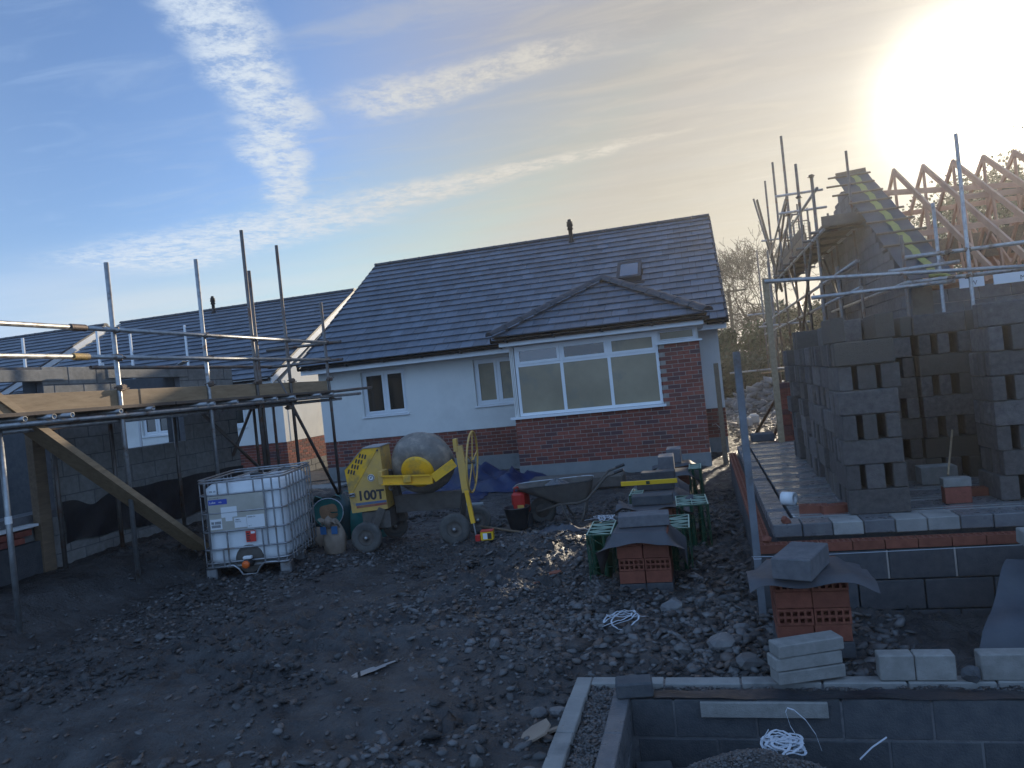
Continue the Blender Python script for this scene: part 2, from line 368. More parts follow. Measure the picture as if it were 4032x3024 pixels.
def parent_world(o):
    v = Vector((0, 0, 0))
    while o: v += o.location; o = o.parent
    return v
def link(name, me, parent=None, loc=(0, 0, 0), rot=(0, 0, 0), scl=None, **props):
    o = bpy.data.objects.new(name, me); C.objects.link(o); o.location = loc; o.rotation_euler = rot
    if scl: o.scale = scl
    if parent: o.parent = parent
    for k, v_ in props.items(): o[k] = v_
    return o
def thing(name, label, cat, loc=(0, 0, 0), rz=0, group=None):
    o = bpy.data.objects.new(name, None); C.objects.link(o); o.location = loc; o.rotation_euler = (0, 0, rz); o.empty_display_size = .1
    o['label'] = label; o['category'] = cat
    if group: o['group'] = group
    return o
def tag(o, label, cat, group=None):
    o['label'] = label; o['category'] = cat
    if group: o['group'] = group
    return o
def meshof(mb, name, m): me = mb.mesh(name); me.materials.append(MATS[m]); return me
L0 = (0, 0, 0)

# value-noise fbm for terrain
def vnoise(x, y, seed=0):
    xi = np.floor(x).astype(np.int64); yi = np.floor(y).astype(np.int64); xf = x-xi; yf = y-yi
    def h(a, b):
        n = (a*374761393+b*668265263+seed*1442695041) & 0x7fffffff; n = ((n ^ (n >> 13))*1274126177) & 0x7fffffff; return ((n ^ (n >> 16)) & 0xffff)/65535.0
    u = xf*xf*(3-2*xf); w = yf*yf*(3-2*yf)
    return (h(xi, yi)*(1-u)+h(xi+1, yi)*u)*(1-w)+(h(xi, yi+1)*(1-u)+h(xi+1, yi+1)*u)*w
def sstep(a, b, x): t = np.clip((x-a)/(b-a), 0, 1); return t*t*(3-2*t)
def ground_h(x, y, fine=True):
    x = np.asarray(x, float); y = np.asarray(y, float)
    h = .30*sstep(-5.95, -6.9, x)*sstep(3, 5, y)*(1-sstep(12, 15, y)) + .05*sstep(11, 14, y)
    h = h - .10*sstep(.6, 1.3, x)*sstep(4.75, 4.95, y)*(1-sstep(5.9, 6.3, y))
    h = h + .75*np.exp(-(((x-2.4)/1.7)**2+((y-28.5)/1.6)**2))*(0.7+.6*vnoise(x*2.2, y*2.2, 5))
    h = h + .09*np.exp(-(((x+1.9)/.7)**2+((y-8.0)/.9)**2))
    h = h + .12*np.exp(-(((x+6.6)/.5)**2+((y-8.3)/1.0)**2))
    damp = 1-.75*sstep(14, 20, y)*(1-sstep(24, 26, y))
    n = (vnoise(x*.9, y*.9, 1)-.5)*.07 + (vnoise(x*2.3, y*2.3, 2)-.5)*.05
    rg = (x*.94+y*.34)                       # tyre ruts run across the yard
    rut = np.sin((y*.94-x*.34)*2.1+vnoise(rg*1.1, y*.8, 8)*2.2)*.012
    tr_ = np.exp(-(((y-3.9-.30*(x+2.5))/.16)**2))+np.exp(-(((y-5.3-.30*(x+2.5))/.16)**2)); rut = rut-.035*tr_*sstep(-9, -5, x)*(1-sstep(-1.6, -1.2, x))+.012*np.sin(rg*42)*tr_*(1-sstep(-1.6, -1.2, x))
    r5 = 1-np.abs(2*vnoise(x*5, y*5, 3)-1); r11 = 1-np.abs(2*vnoise(x*12, y*12, 4)-1); r24 = vnoise(x*27, y*27, 6)
    fin = (r5**2)*.045 + (r11**2)*.034 + (r24-.5)*.022
    fin = fin*(1-.9*np.exp(-(((x+2.49)/.30)**2+((y-4.90)/.32)**2)))
    rough = .45+.9*sstep(.45, .7, vnoise(x*.55+3, y*.55, 9))
    rough = rough*(1-.6*sstep(7.5, 10, y)*(1-sstep(-1, 0, x)))
    h = h + (n + rut + (fin*rough if fine else 0))*damp - .03
    pit = (x > -.655) & (y < 4.425)
    heap = -.52 + .60*np.exp(-(((x-.06)/.72)**2+((y-3.60)/.42)**2)) + (vnoise(x*9, y*9, 4)-.5)*.04
    h = np.where(pit, heap, h)
    cav = ((x > -.86) & (x < -.66) & (y < 4.63)) | ((x > -.86) & (y > 4.43) & (y < 4.63) & (x < 3))
    h = np.where(cav, -.045+.03*(vnoise(x*25, y*25, 2)), h)
    flat = (x > .35) & (x < 4.5) & (y > 6.05) & (y < 12.2)
    h = np.where(flat, -.05, h)
    lvl = sstep(-.98, -1.3, x)+sstep(4.70, 4.9, y); h = np.where((~pit) & (~cav) & (x > -1.35) & (x < 3) & (y < 4.95) & (y > 2), np.minimum(h, -.012)*(1-np.clip(lvl, 0, 1))+h*np.clip(lvl, 0, 1), h)
    pud = np.exp(-((((x+2.45)*.9+(y-4.87)*.44)/.26)**2+(((y-4.87)*.9-(x+2.45)*.44)/.10)**2)); h = h-.028*pud
    return h
def gz(x, y): return float(ground_h(x, y))

# ------------------------------------------------------------------ ground: one sheet to the horizon, finely modelled where it is near
def axis(segs):
    out = [segs[0][0]]
    for a, b, s0, s1 in segs:
        p = a; st = s0
        while p < b-1e-9:
            f = (p-a)/(b-a); p = min(b, p+s0*(s1/s0)**f); out.append(p)
    return np.unique(np.round(out, 5))
xs = np.unique(np.concatenate([-axis([(9.5, 480, .1, 60)])[::-1], axis([(-9.5, -5, .05, .032)]), axis([(-5, 1.6, .026, .026)]), axis([(1.6, 8, .03, .2)]), axis([(8, 480, .3, 60)])]))
ys = np.unique(np.concatenate([axis([(-60, 2.2, 8, .5)]), axis([(2.2, 6, .021, .026)]), axis([(6, 14, .028, .07)]), axis([(14, 40, .08, .3)]), axis([(40, 700, .6, 80)])]))
GX, GY = np.meshgrid(xs, ys); GZ = ground_h(GX, GY)
nx, ny = len(xs), len(ys)
co = np.stack([GX, GY, GZ], -1).reshape(-1, 3).astype(np.float32)
me = bpy.data.meshes.new('ground'); me.vertices.add(nx*ny); me.vertices.foreach_set('co', co.ravel())
ii = (np.arange(ny-1)[:, None]*nx+np.arange(nx-1)[None, :]).ravel()
q = np.stack([ii, ii+1, ii+nx+1, ii+nx], -1).astype(np.int32)
me.loops.add(q.size); me.loops.foreach_set('vertex_index', q.ravel()); me.polygons.add(len(q))
me.polygons.foreach_set('loop_start', np.arange(0, q.size, 4, dtype=np.int32)); me.polygons.foreach_set('use_smooth', np.ones(len(q), bool))
me.update(); me.materials.append(M['mud']); link('ground', me, kind='structure')

# stones trodden into the mud
def scatter(n, fn, name, label, m, seed=3):
    r_ = np.random.default_rng(seed); V = []; F = []; t = (1+5**.5)/2
    ico = np.array([(-1, t, 0), (1, t, 0), (-1, -t, 0), (1, -t, 0), (0, -1, t), (0, 1, t), (0, -1, -t), (0, 1, -t), (t, 0, -1), (t, 0, 1), (-t, 0, -1), (-t, 0, 1)]); ico /= np.linalg.norm(ico[0])
    fi = np.array([(0, 11, 5), (0, 5, 1), (0, 1, 7), (0, 7, 10), (0, 10, 11), (1, 5, 9), (5, 11, 4), (11, 10, 2), (10, 7, 6), (7, 1, 8), (3, 9, 4), (3, 4, 2), (3, 2, 6), (3, 6, 8), (3, 8, 9), (4, 9, 5), (2, 4, 11), (6, 2, 10), (8, 6, 7), (9, 8, 1)])
    x, y, s = fn(n, r_); z = ground_h(x, y); n = len(x)
    sc3 = np.stack([r_.uniform(.7, 1.5, n), r_.uniform(.5, 1.0, n), r_.uniform(.3, .6, n)], -1)*s[:, None]
    v = ico[None]*r_.uniform(.58, 1.25, (n, 12, 1))*sc3[:, None]; a = r_.uniform(0, 6.28, n)
    ca, sa = np.cos(a)[:, None], np.sin(a)[:, None]; tl = r_.normal(0, .25, (n, 1))
    X = v[..., 0]*ca-v[..., 1]*sa; Y = v[..., 0]*sa+v[..., 1]*ca; Z = v[..., 2]+tl*v[..., 0]
    P_ = np.stack([X+x[:, None], Y+y[:, None], Z+(z+s*.12)[:, None]], -1).reshape(-1, 3)
    Fq = (fi[None]+np.arange(n)[:, None, None]*12).reshape(-1, 3)
    me = bpy.data.meshes.new(name); me.vertices.add(len(P_)); me.vertices.foreach_set('co', P_.astype(np.float32).ravel())
    me.loops.add(Fq.size); me.loops.foreach_set('vertex_index', Fq.astype(np.int32).ravel()); me.polygons.add(len(Fq))
    me.polygons.foreach_set('loop_start', np.arange(0, Fq.size, 3, dtype=np.int32)); me.update(); me.materials.append(M[m])
    return link(name, me, kind='stuff', label=label, category='rubble')
def f_yard(n, r_):
    x = r_.uniform(-6.5, 1.2, n); y = 2.4+(r_.uniform(0, 1, n)**1.25)*8.5
    w = .14+.75*((vnoise(x*.8, y*.8, 21) > .55))*1.0+1.6*np.exp(-(((x+.6)/1.9)**2+((y-6.0)/1.0)**2))+1.2*np.exp(-(((x+1.9)/.7)**2+((y-8.0)/1.0)**2))+.9*np.exp(-(((x+1.6)/1.5)**2+((y-3.4)/.7)**2))
    k = (r_.uniform(0, 1, n)*2.2 < w) & ~((x > -.72) & (y < 4.7)) & ~((x > .2) & (y > 5.9)) & ~((x > -.98) & (y < 4.72))
    s = r_.gamma(2.4, .0062, n)+.006; s = s*(1+.75*np.exp(-(((x-.1)/1.8)**2+((y-5.6)/.9)**2)))
    return x[k], y[k], np.minimum(s[k], .06)
scatter(42000, f_yard, 'rubble', 'dark grey stones trodden into the muddy yard', 'stone')
def f_clod(n, r_):
    x = r_.uniform(-7, .3, n); y = 2.5+(r_.uniform(0, 1, n)**1.2)*9; w = vnoise(x*1.3+7, y*1.3, 31)
    k = (r_.uniform(.35, .9, n) < w) & ~((x > -.98) & (y < 4.75)); return x[k], y[k], r_.gamma(2.2, .008, int(k.sum()))+.008
scatter(26000, f_clod, 'mud_clods', 'lumps of dark wet mud churned up across the yard', 'mud', 12)
def f_pit(n, r_):
    x = r_.uniform(-.58, 1.0, n); y = r_.uniform(3.2, 4.25, n); return x, y, r_.uniform(.005, .011, n)
scatter(16000, f_pit, 'gravel', 'small grey gravel heaped inside the foundation', 'stone', 5)
def f_cav(n, r_):
    a = n//2; x = np.concatenate([r_.uniform(-.84, -.69, a), r_.uniform(-.84, 2.4, n-a)]); y = np.concatenate([r_.uniform(3.3, 4.6, a), r_.uniform(4.475, 4.60, n-a)]); return x, y, r_.uniform(.006, .016, n)
scatter(3600, f_cav, 'cavity_rubble', 'grey stones filling the cavity between the two leaves of the foundation', 'stone', 6)
def f_far(n, r_):
    x = r_.uniform(.6, 3.6, n); y = r_.uniform(15, 30, n); return x, y, r_.gamma(2, .016, n)+.01
scatter(2600, f_far, 'building_debris', 'pale stones and scraps on the sunlit ground between the houses', 'debris', 8)
def f_bank(n, r_):
    x = r_.normal(2.3, 1.1, n); y = r_.normal(27.6, .9, n); return x, y, r_.gamma(2.5, .05, n)+.04
scatter(420, f_bank, 'soil_heap', 'broken clods and slabs on the soil heap before the trees', 'rock', 9)

# ------------------------------------------------------------------ masonry / roof helpers
def bricks_front(X0, X1, Z0, rows, Y, faceX=None, skip=None, cut=None):
    """list of (cx, cz, length) for stretcher bond in a wall along X"""
    out = []
    for r_ in range(rows):
        z = Z0+r_*.075+.0325; x = X0-(.1125 if r_ % 2 else 0)
        while x < X1-.02:
            a, b = max(x, X0), min(x+.215, X1)
            if b-a > .03 and not (skip and skip((a+b)/2, z)): out.append(((a+b)/2, z, b-a))
            x += .225
    return out
BRICK = {}
def brick_me(L, m='brick', w=.1025, h=.065, along='x'):
    k = (round(L, 3), m, round(w, 3), round(h, 3), along)
    if k not in BRICK:
        mb = MB()
        if along == 'x': mb.cbox(0, 0, 0, L, w, h, .003)
        else: mb.cbox(0, 0, 0, w, L, h, .003)
        BRICK[k] = meshof(mb, 'brick', m)
    return BRICK[k]
def clip(poly, fn_list):
    for (a, b, c) in fn_list:       # keep a*u+b*v+c >= 0
        out = []
        for i in range(len(poly)):
            p, q = poly[i], poly[(i+1) % len(poly)]; dp = a*p[0]+b*p[1]+c; dq = a*q[0]+b*q[1]+c
            if dp >= 0: out.append(p)
            if dp*dq < 0: t = dp/(dp-dq); out.append((p[0]+(q[0]-p[0])*t, p[1]+(q[1]-p[1])*t))
        poly = out
        if len(poly) < 3: return []
    return poly
def tiled(parent, O, U, V, umax, vmax, clips=(), g=.30, w=.30, parts=300, name='tile', m='slate_tile', keep=None, lift=.034, u0=0.0):
    """roof plane: O origin at the eave, U along the eave, V up the slope; every tile is a tapered slab proud of the row below"""
    O, U, V = Vector(O), Vector(U).normalized(), Vector(V).normalized(); N = U.cross(V).normalized(); lst = []
    rows = int(math.ceil(vmax/g))
    for r_ in range(rows):
        n = int(math.ceil((umax-u0)/w))+1
        for k in range(n):
            a = u0+k*w-(w/2 if r_ % 2 else 0); b = a+w-.007; a = max(a, u0); b = min(b, umax)
            if b-a < .03: continue
            v0_, v1_ = r_*g, min(r_*g+g+.04, vmax)
            poly = clip([(a, v0_), (b, v0_), (b, v1_), (a, v1_)], clips)
            if len(poly) < 3: continue
            cu = sum(p[0] for p in poly)/len(poly); cv = sum(p[1] for p in poly)/len(poly)
            if keep and not keep(cu, cv): continue
            lst.append((poly, r_, cu, cv))
    lst.sort(key=lambda t: (O+U*t[2]+V*t[3]).length)
    off = parent_world(parent); stuff = MB(); cache = {}
    for i, (poly, r_, cu, cv) in enumerate(lst):
        full = len(poly) == 4 and abs((poly[1][0]-poly[0][0])-(w-.007)) < 1e-4 and abs(poly[2][1]-poly[1][1]-g-.04) < 1e-4
        jit = random.uniform(-.0015, .0015)
        def P3(u, v, top):
            t = (v-r_*g)/(g+.04); return O+U*u+V*v+N*((lift+.004+jit)*(1-t)+.004+(0 if not top else .0) - (0 if top else .012))
        if i < parts:
            if full:
                if 'full' not in cache:
                    mb = MB(); ww = w-.007; hh = g+.04
                    tp = [U*0+N*(lift+.004), U*ww+N*(lift+.004), U*ww+V*hh+N*.004, V*hh+N*.004]
                    mb.add([p for p in tp]+[p-N*.020 for p in tp], [(0, 1, 2, 3), (7, 6, 5, 4), (0, 4, 5, 1), (1, 5, 6, 2), (2, 6, 7, 3), (3, 7, 4, 0)]); cache['full'] = meshof(mb, name, m)
                p0 = O+U*poly[0][0]+V*poly[0][1]+N*jit
                link(name, cache['full'], parent, p0-off)
            else:
                mb = MB(); tp = [P3(u, v, True) for u, v in poly]; n = len(tp)
                mb.add(tp+[p-N*.020 for p in tp], [tuple(range(n)), tuple(range(n, 2*n))[::-1]]+[(i_, n+i_, n+(i_+1) % n, (i_+1) % n) for i_ in range(n)]); mb.build(name, m, parent)
        else:
            tp = [P3(u, v, True) for u, v in poly]; n = len(tp)
            stuff.add(tp+[p-N*.020 for p in tp], [tuple(range(n)), tuple(range(n, 2*n))[::-1]]+[(i_, n+i_, n+(i_+1) % n, (i_+1) % n) for i_ in range(n)])
    if stuff.v: stuff.build('tile' if name == 'tile' else name, m, parent, kind='stuff')
def ridge_tiles(parent, p, q, L=.45, r=.12, n=None, down=(0, 0, -1)):
    p, q = Vector(p), Vector(q); d = (q-p); T_ = d.length; d.normalize(); n = int(round(T_/L)); L = T_/n; off = parent_world(parent)
    side = d.cross(Vector(down)).normalized(); upn = side.cross(d).normalized()
    if upn.z < 0: upn = -upn
    mb = MB(); vs = []; K = 8
    for t, rr in ((0, r+.008), (L*.12, r+.008), (L*.12, r), (L-.004, r)):
        for k in range(K+1): a = math.pi*(.04+.92*k/K); vs.append(d*t+side*rr*math.cos(a)+upn*(rr*.72*math.sin(a)))
    fs = [(j*(K+1)+k, (j+1)*(K+1)+k, (j+1)*(K+1)+k+1, j*(K+1)+k+1) for j in range(3) for k in range(K)]+[tuple(range(K+1)), tuple(3*(K+1)+k for k in range(K+1))[::-1]]
    mb.add(vs, fs); me_ = meshof(mb, 'ridge_tile', 'ridge_tile')
    for i in range(n): link('ridge_tile', me_, parent, p+d*L*i-off)
def window(parent, X0, X1, Z0, Z1, Y, mull=(), transom=None, glass='glass_dark', sill=True, fr=.055, name='window', glasses=None):
    """front facing (-Y) upvc window: frame, casement rails, panes, sill"""
    w = MB(); d = .06
    w.box(X0, X0+fr, Y, Y+d, Z0, Z1); w.box(X1-fr, X1, Y, Y+d, Z0, Z1); w.box(X0+fr, X1-fr, Y, Y+d, Z0, Z0+fr); w.box(X0+fr, X1-fr, Y, Y+d, Z1-fr, Z1)
    xe = [X0+fr/2]+list(mull)+[X1-fr/2]
    for x in mull: w.box(x-.03, x+.03, Y+.002, Y+d, Z0+fr, Z1-fr)
    o = w.build(name, 'upvc', parent); pl = []
    rows_ = [(Z0+fr/2, Z1-fr/2)] if transom is None else [(Z0+fr/2, transom), (transom, Z1-fr/2)]
    if transom is not None:
        mb = MB()
        for a, b in zip(xe[:-1], xe[1:]): mb.box(a+.03, b-.03, Y+.003, Y+d, transom-.028, transom+.028)
        mb.build('transom', 'upvc', o)
    for a, b in zip(xe[:-1], xe[1:]):
        for ri_, (c, d_) in enumerate(rows_):
            a2, b2, c2, d2 = a+.03, b-.03, c+.03, d_-.03
            if transom is None or ri_ == 1:
                s = MB(); q_ = .042 if fr > .04 else .006                   # opening sash frame, proud of the main frame
                s.box(a2-.008, a2+q_, Y-.014, Y+.03, c2-.008, d2+.008); s.box(b2-q_, b2+.008, Y-.014, Y+.03, c2-.008, d2+.008)
                s.box(a2+q_, b2-q_, Y-.014, Y+.03, c2-.008, c2+q_); s.box(a2+q_, b2-q_, Y-.014, Y+.03, d2-q_, d2+.008)
                s.build('sash', 'upvc', o)
                g_ = (a2+q_-.005, b2-q_+.005, c2+q_-.005, d2-q_+.005)
            else: g_ = (a2-.01, b2+.01, c2-.01, d2+.01)
            pl.append((g_, ri_))
    for i, (g_, ri_) in enumerate(pl):
        gm = glasses[i] if glasses else glass
        MB().box(g_[0], g_[1], Y+.012, Y+.024, g_[2], g_[3]).build('pane', gm, o)
        gk = MB(); k = .006
        gk.box(g_[0], g_[0]+k, Y+.004, Y+.0115, g_[2], g_[3]); gk.box(g_[1]-k, g_[1], Y+.004, Y+.0115, g_[2], g_[3]); gk.box(g_[0]+k, g_[1]-k, Y+.004, Y+.0115, g_[2], g_[2]+k); gk.box(g_[0]+k, g_[1]-k, Y+.004, Y+.0115, g_[3]-k, g_[3])
        gk.build('gasket', 'gutter', o)
    if sill:
        MB().box(X0-.045, X1+.045, Y-.11, Y+.03, Z0-.045, Z0-.003).build('sill', 'upvc', parent)
    return o
def gutter(parent, X0, X1, Y, Z):
    mb = MB(); K = 10; vs = []
    for x in (X0, X1):
        for rr in (.057, .050):
            for k in range(K+1): a = math.pi+math.pi*k/K; vs.append((x, Y+rr*math.cos(a), Z+rr*math.sin(a)))
    n = K+1; fs = []
    for k in range(K): fs += [(k, k+1, 2*n+k+1, 2*n+k), (n+k+1, n+k, 3*n+k, 3*n+k+1), (k, n+k, n+k+1, k+1), (2*n+k, 2*n+k+1, 3*n+k+1, 3*n+k)]
    fs += [(0, 2*n, 3*n, n), (K, n+K, 3*n+K, 2*n+K)]
    mb.add(vs, fs)
    for x in (X0, X1): mb.lathe([(-.003, .0), (-.003, .056), (.003, .056), (.003, 0)], (x, Y, Z-.006), (1, 0, 0), 14, False)
    x = X0+.3
    while x < X1: mb.box(x-.02, x+.02, Y-.068, Y+.06, Z-.068, Z-.052); mb.box(x-.018, x+.018, Y-.066, Y-.055, Z-.06, Z+.006); x += .9
    return mb.build('gutter', 'gutter', parent)
def flue(parent, x, y, z0, z1):
    mb = MB(); mb.lathe([(0, .0), (0, .10), (.06, .085), (.12, .055), (z1-z0-.28, .055), (z1-z0-.27, .085), (z1-z0-.20, .06), (z1-z0-.18, .09), (z1-z0-.02, .05), (z1-z0, .045), (z1-z0, 0)], (x, y, z0), (0, 0, 1), 16)
    for k in range(3): mb.lathe([(0, .05), (.0, .085), (.012, .085), (.012, .05)], (x, y, z1-.16+k*.04), (0, 0, 1), 14, False)
    mb.build('flue', 'gutter', parent)

# ================================================================== finished bungalow in the middle
HB = thing('bungalow', 'white rendered bungalow with brick bay window and slate grey tiled roof', 'bungalow', (-4.1, 16, 0))
ZE, ZR, YE, YR, YB = 2.74, 5.70, 15.50, 20.5, 23.4
ZB = ZR-(YB-YR)*(ZR-ZE)/(YR-YE)
WX0, WX1 = -8.65, .42
core = MB(); core.box(WX0+.02, WX1-.02, 16.003, 22.98, -.3, .955)
core.build('mortar_wall', 'mortar', HB)
MB().box(WX0+.012, WX1-.012, 15.992, 22.99, -.4, .352).build('plinth', 'plinth', HB)
# rendered wall with real openings for the two windows
rw = MB(); o1 = (-7.58, -6.50, 1.43, 2.50); o2 = (-4.86, -3.80, 1.43, 2.50)
zt = 2.60; yf, yb = 15.985, 16.24
for a, b in ((WX0, o1[0]), (o1[1], o2[0]), (o2[1], WX1)): rw.box(a, b, yf, yb, .962, zt)
for o_ in (o1, o2): rw.box(o_[0], o_[1], yf, yb, .962, o_[2]); rw.box(o_[0], o_[1], yf, yb, o_[3], zt)
rw.box(WX0, WX0+.25, yb, 23.0, .962, zt); rw.box(WX1-.25, WX1, yb, 23.0, .962, zt); rw.box(WX0+.25, WX1-.25, 22.8, 23.0, .962, 3.9)
for x0, x1 in ((WX0, WX0+.24), (WX1-.24, WX1)): rw.prism([(x0, 16.0, zt), (x0, 23.0, zt), (x0, 23.0, zt+1.45), (x0, 20.5, zt+2.93)], (x1-x0, 0, 0))
rw.build('render_wall', 'render', HB)
MB().box(WX0+.3, WX1-.3, 17.4, 17.45, .9, 2.6).build('inner_wall', 'interior', HB)
window(HB, o1[0]+.004, o1[1]-.004, o1[2]+.05, o1[3]-.004, 16.06, mull=(-7.02,), glasses=['glass_dark', 'glass_dark'])
window(HB, o2[0]+.004, o2[1]-.004, o2[2]+.05, o2[3]-.004, 16.06, mull=(-4.33,), glasses=['glass_film', 'glass_film'])
# bricks of main wall and bay, the 300 nearest as single parts
BX0, BX1, BY = -3.52, .03, 14.0
skipbay = lambda x, z: (x < -.70 and z > 1.2)
bl = [(x, BY+.05, z, L) for x, z, L in bricks_front(BX0, BX1, .30, 27, BY, skip=skipbay)]
ml = [(x, 16.05, z, L) for x, z, L in bricks_front(WX0, BX0-.0, .362, 8, 16)] + [(x, 16.05, z, L) for x, z, L in bricks_front(BX1, WX1, .362, 8, 16)]
# bay side walls (headers seen from either side)
side = []
for xs_, y0 in ((BX0, 14.11), (BX1, 14.11)):
    for r_ in range(27 if xs_ > 0 else 12):
        y = y0+(.0 if r_ % 2 else .1)
        while y < 15.98: L = min(.215, 15.98-y); side.append((xs_+(.05 if xs_ < 0 else -.05), y+L/2, .30+r_*.075+.0325, L)) if L > .04 else None; y += .225
st = MB(); allb = bl+ml; ob = parent_world(HB)
for i, (x, y, z, L) in enumerate(allb):
    if i < 300: link('brick', brick_me(L), HB, Vector((x, y, z))-ob)
    else: st.cbox(x, y, z, L, .1025, .065, .003)
for (x, y, z, L) in side: st.cbox(x, y, z, .0985, L, .065, .003)
st.build('brick', 'brick', HB, kind='stuff')
bc = MB(); bc.box(BX0+.012, BX1-.012, 14.003, 16.001, .29, 1.192); bc.box(-.69, BX1-.012, 14.003, 14.24, 1.192, 2.32); bc.box(BX1-.25, BX1-.013, 14.24, 16.0, 1.192, 2.32)
bc.build('bay_wall', 'mortar', HB)
MB().box(BX0-.01, BX1+.01, 13.985, 15.99, -.3, .292).build('bay_plinth', 'plinth', HB)
# bay window
third = (2.70)/3
xs3 = [-3.42+third, -3.42+2*third]
bw = window(HB, -3.42, -.705, 1.245, 2.585, 14.03, mull=xs3, transom=2.215, glasses=['glass_film', 'glass_sky', 'glass_film', 'glass_dark', 'glass_film', 'glass_film'], sill=False, name='bay_window')
MB().box(-3.60, -.66, 13.93, 14.12, 1.195, 1.24).build('sill', 'upvc', HB)
window(HB, -.700, -.02, 2.36, 2.585, 14.03, glasses=['glass_film'], sill=False, fr=.026, name='small_window')
MB().box(-.73, .09, 13.93, 14.12, 2.322, 2.352).build('sill', 'upvc', HB)
mb = MB()
for k in range(3): mb.box(-3.515+k*.03, -3.493+k*.03, 14.02-.004*k, 14.08, 1.24, 2.59)
mb.box(-3.52, -3.47, 14.08, 15.98, 1.24, 1.30); mb.box(-3.52, -3.47, 14.08, 15.98, 2.50, 2.59)
for y in (14.7, 15.3, 15.93): mb.box(-3.518, -3.472, y, y+.05, 1.30, 2.50)
for k in range(3): mb.box(.0+k*.012-.02, .009+k*.012-.02, 14.02+.004*k, 14.07, 2.352, 2.59)
mb.box(-.02, .02, 14.07, 15.98, 2.32, 2.59); mb.build('bay_corner_post', 'upvc_cream', HB)
MB().box(-3.505, -3.49, 14.08, 15.98, 1.30, 2.50).build('side_pane', 'glass_film', HB)
MB().box(-3.3, -.8, 15.0, 15.04, 1.2, 2.6).build('blind', 'interior', HB)
# roof
def roof_deck(P0, X0, X1, ye, yr, yb, ze, zr, m='membrane', zb=None):
    zb = ze if zb is None else zb
    return MB().prism([(X0, ye, ze), (X0, yr, zr), (X0, yb, zb), (X0, yb, zb-.05), (X0, yr, zr-.05), (X0, ye, ze-.05)], (X1-X0, 0, 0)).build('roof_deck', m, P0)
RX0, RX1 = -8.86, .62
roof_deck(HB, RX0+.02, RX1-.02, YE+.02, YR, YB, ZE-.02, ZR-.02, 'gutter', ZB-.02)
sl_ = math.hypot(YR-YE, ZR-ZE); Vd = ((0, (YR-YE)/sl_, (ZR-ZE)/sl_))
skyl = lambda u, v: not (-1.66 < RX0+u < -1.08 and 2.28 < v < 3.20)
baycut = lambda u, v: not (-3.1 < RX0+u < -.5 and v < .7)
tiled(HB, (RX0, YE-.05, ZE), (1, 0, 0), Vd, RX1-RX0, sl_+.03, parts=300, g=.328, keep=lambda u, v: skyl(u, v) and baycut(u, v))
tiled(HB, (RX1, YB+.05, ZB), (-1, 0, 0), (0, -Vd[1], Vd[2]), RX1-RX0, math.hypot(YB-YR, ZR-ZB)+.05, parts=0)
ridge_tiles(HB, (RX0-.01, YR, ZR+.01), (RX1+.01, YR, ZR+.01))
# verge caps, fascia, soffit, gutter
for X in (RX0, RX1):
    mb = MB()
    for (ya, yb_, s, za) in ((YE-.05, YR, 1, ZE), (YB+.05, YR, -1, ZB)):
        n = 19
        for k in range(n):
            f0_, f1_ = k/n, (k+1)/n; p = Vector((X, ya+(yb_-ya)*f0_, za+(ZR-za)*f0_)); q_ = Vector((X, ya+(yb_-ya)*f1_, za+(ZR-za)*f1_))
            mb.beam(p+Vector((0, 0, .015)), q_+Vector((0, 0, -.005)), .045, .09)
    mb.build('verge_cap', 'ridge_tile', HB)
MB().box(RX0+.03, RX1-.03, 15.52, 15.545, 2.56, 2.715).build('fascia', 'upvc', HB)
MB().box(RX0+.03, RX1-.03, 15.546, 15.984, 2.57, 2.585).build('soffit', 'upvc', HB)
gutter(HB, RX0+.02, -3.62, 15.44, 2.715); gutter(HB, .22, RX1+.02, 15.44, 2.715)
mb = MB()
for X in (RX0+.03, RX1-.06): mb.prism([(X, 15.55, 2.58), (X, 15.55, 2.72), (X, 20.5, 5.64), (X, 20.5, 5.46)], (.03, 0, 0))
mb.build('barge_board', 'upvc', HB)
flue(HB, -3.0, 20.1, 5.45, 6.12)
# skylight
cy_, cz_ = YE-.05+Vd[1]*2.76, ZE+Vd[2]*2.76; nrm = Vector((0, -Vd[2], Vd[1])); cs = Vector((-1.37, cy_, cz_))+nrm*.075
mb = MB(); V_ = Vector(Vd)
for sx in (-1, 1): mb.obox(cs+Vector((sx*.245, 0, 0)), (1, 0, 0), V_, nrm, .075, .92, .15)
for sy in (-1, 1): mb.obox(cs+V_*sy*.41, (1, 0, 0), V_, nrm, .415, .10, .15)
mb.obox(cs-V_*.53-nrm*.045, (1, 0, 0), V_, nrm, .70, .14, .02)
sk = mb.build('skylight', 'lead', HB)
MB().obox(cs+nrm*.055, (1, 0, 0), V_, nrm, .415, .72, .02).build('pane', 'glass_sky', sk)
# bay roof (hipped)
ba0, ba1, bye, bze = -3.72, .20, 13.60, 2.76
bm = (ba0+ba1)/2; hw = (ba1-ba0)/2; bh = hw*math.tan(R(28.0)); cs28, sn28 = math.cos(R(28)), math.sin(R(28))
vm = hw/cs28
tiled(HB, (ba0, bye, bze), (1, 0, 0), (0, cs28, sn28), ba1-ba0, vm, clips=((vm/hw*1.0, -1, 0), (-vm/hw, -1, vm/hw*(ba1-ba0))), parts=150, g=.31, name='bay_tile')
back = bye+hw+2.2
Lr = back-bye
tiled(HB, (ba0, back, bze), (0, -1, 0), (cs28, 0, sn28), Lr, vm, clips=((-1, -hw/vm, Lr),), parts=0, g=.27, name='bay_tile')
tiled(HB, (ba1, bye, bze), (0, 1, 0), (-cs28, 0, sn28), Lr, vm, clips=((1, -hw/vm, 0),), parts=0, g=.27, name='bay_tile')
ap = Vector((bm, bye+hw, bze+bh))
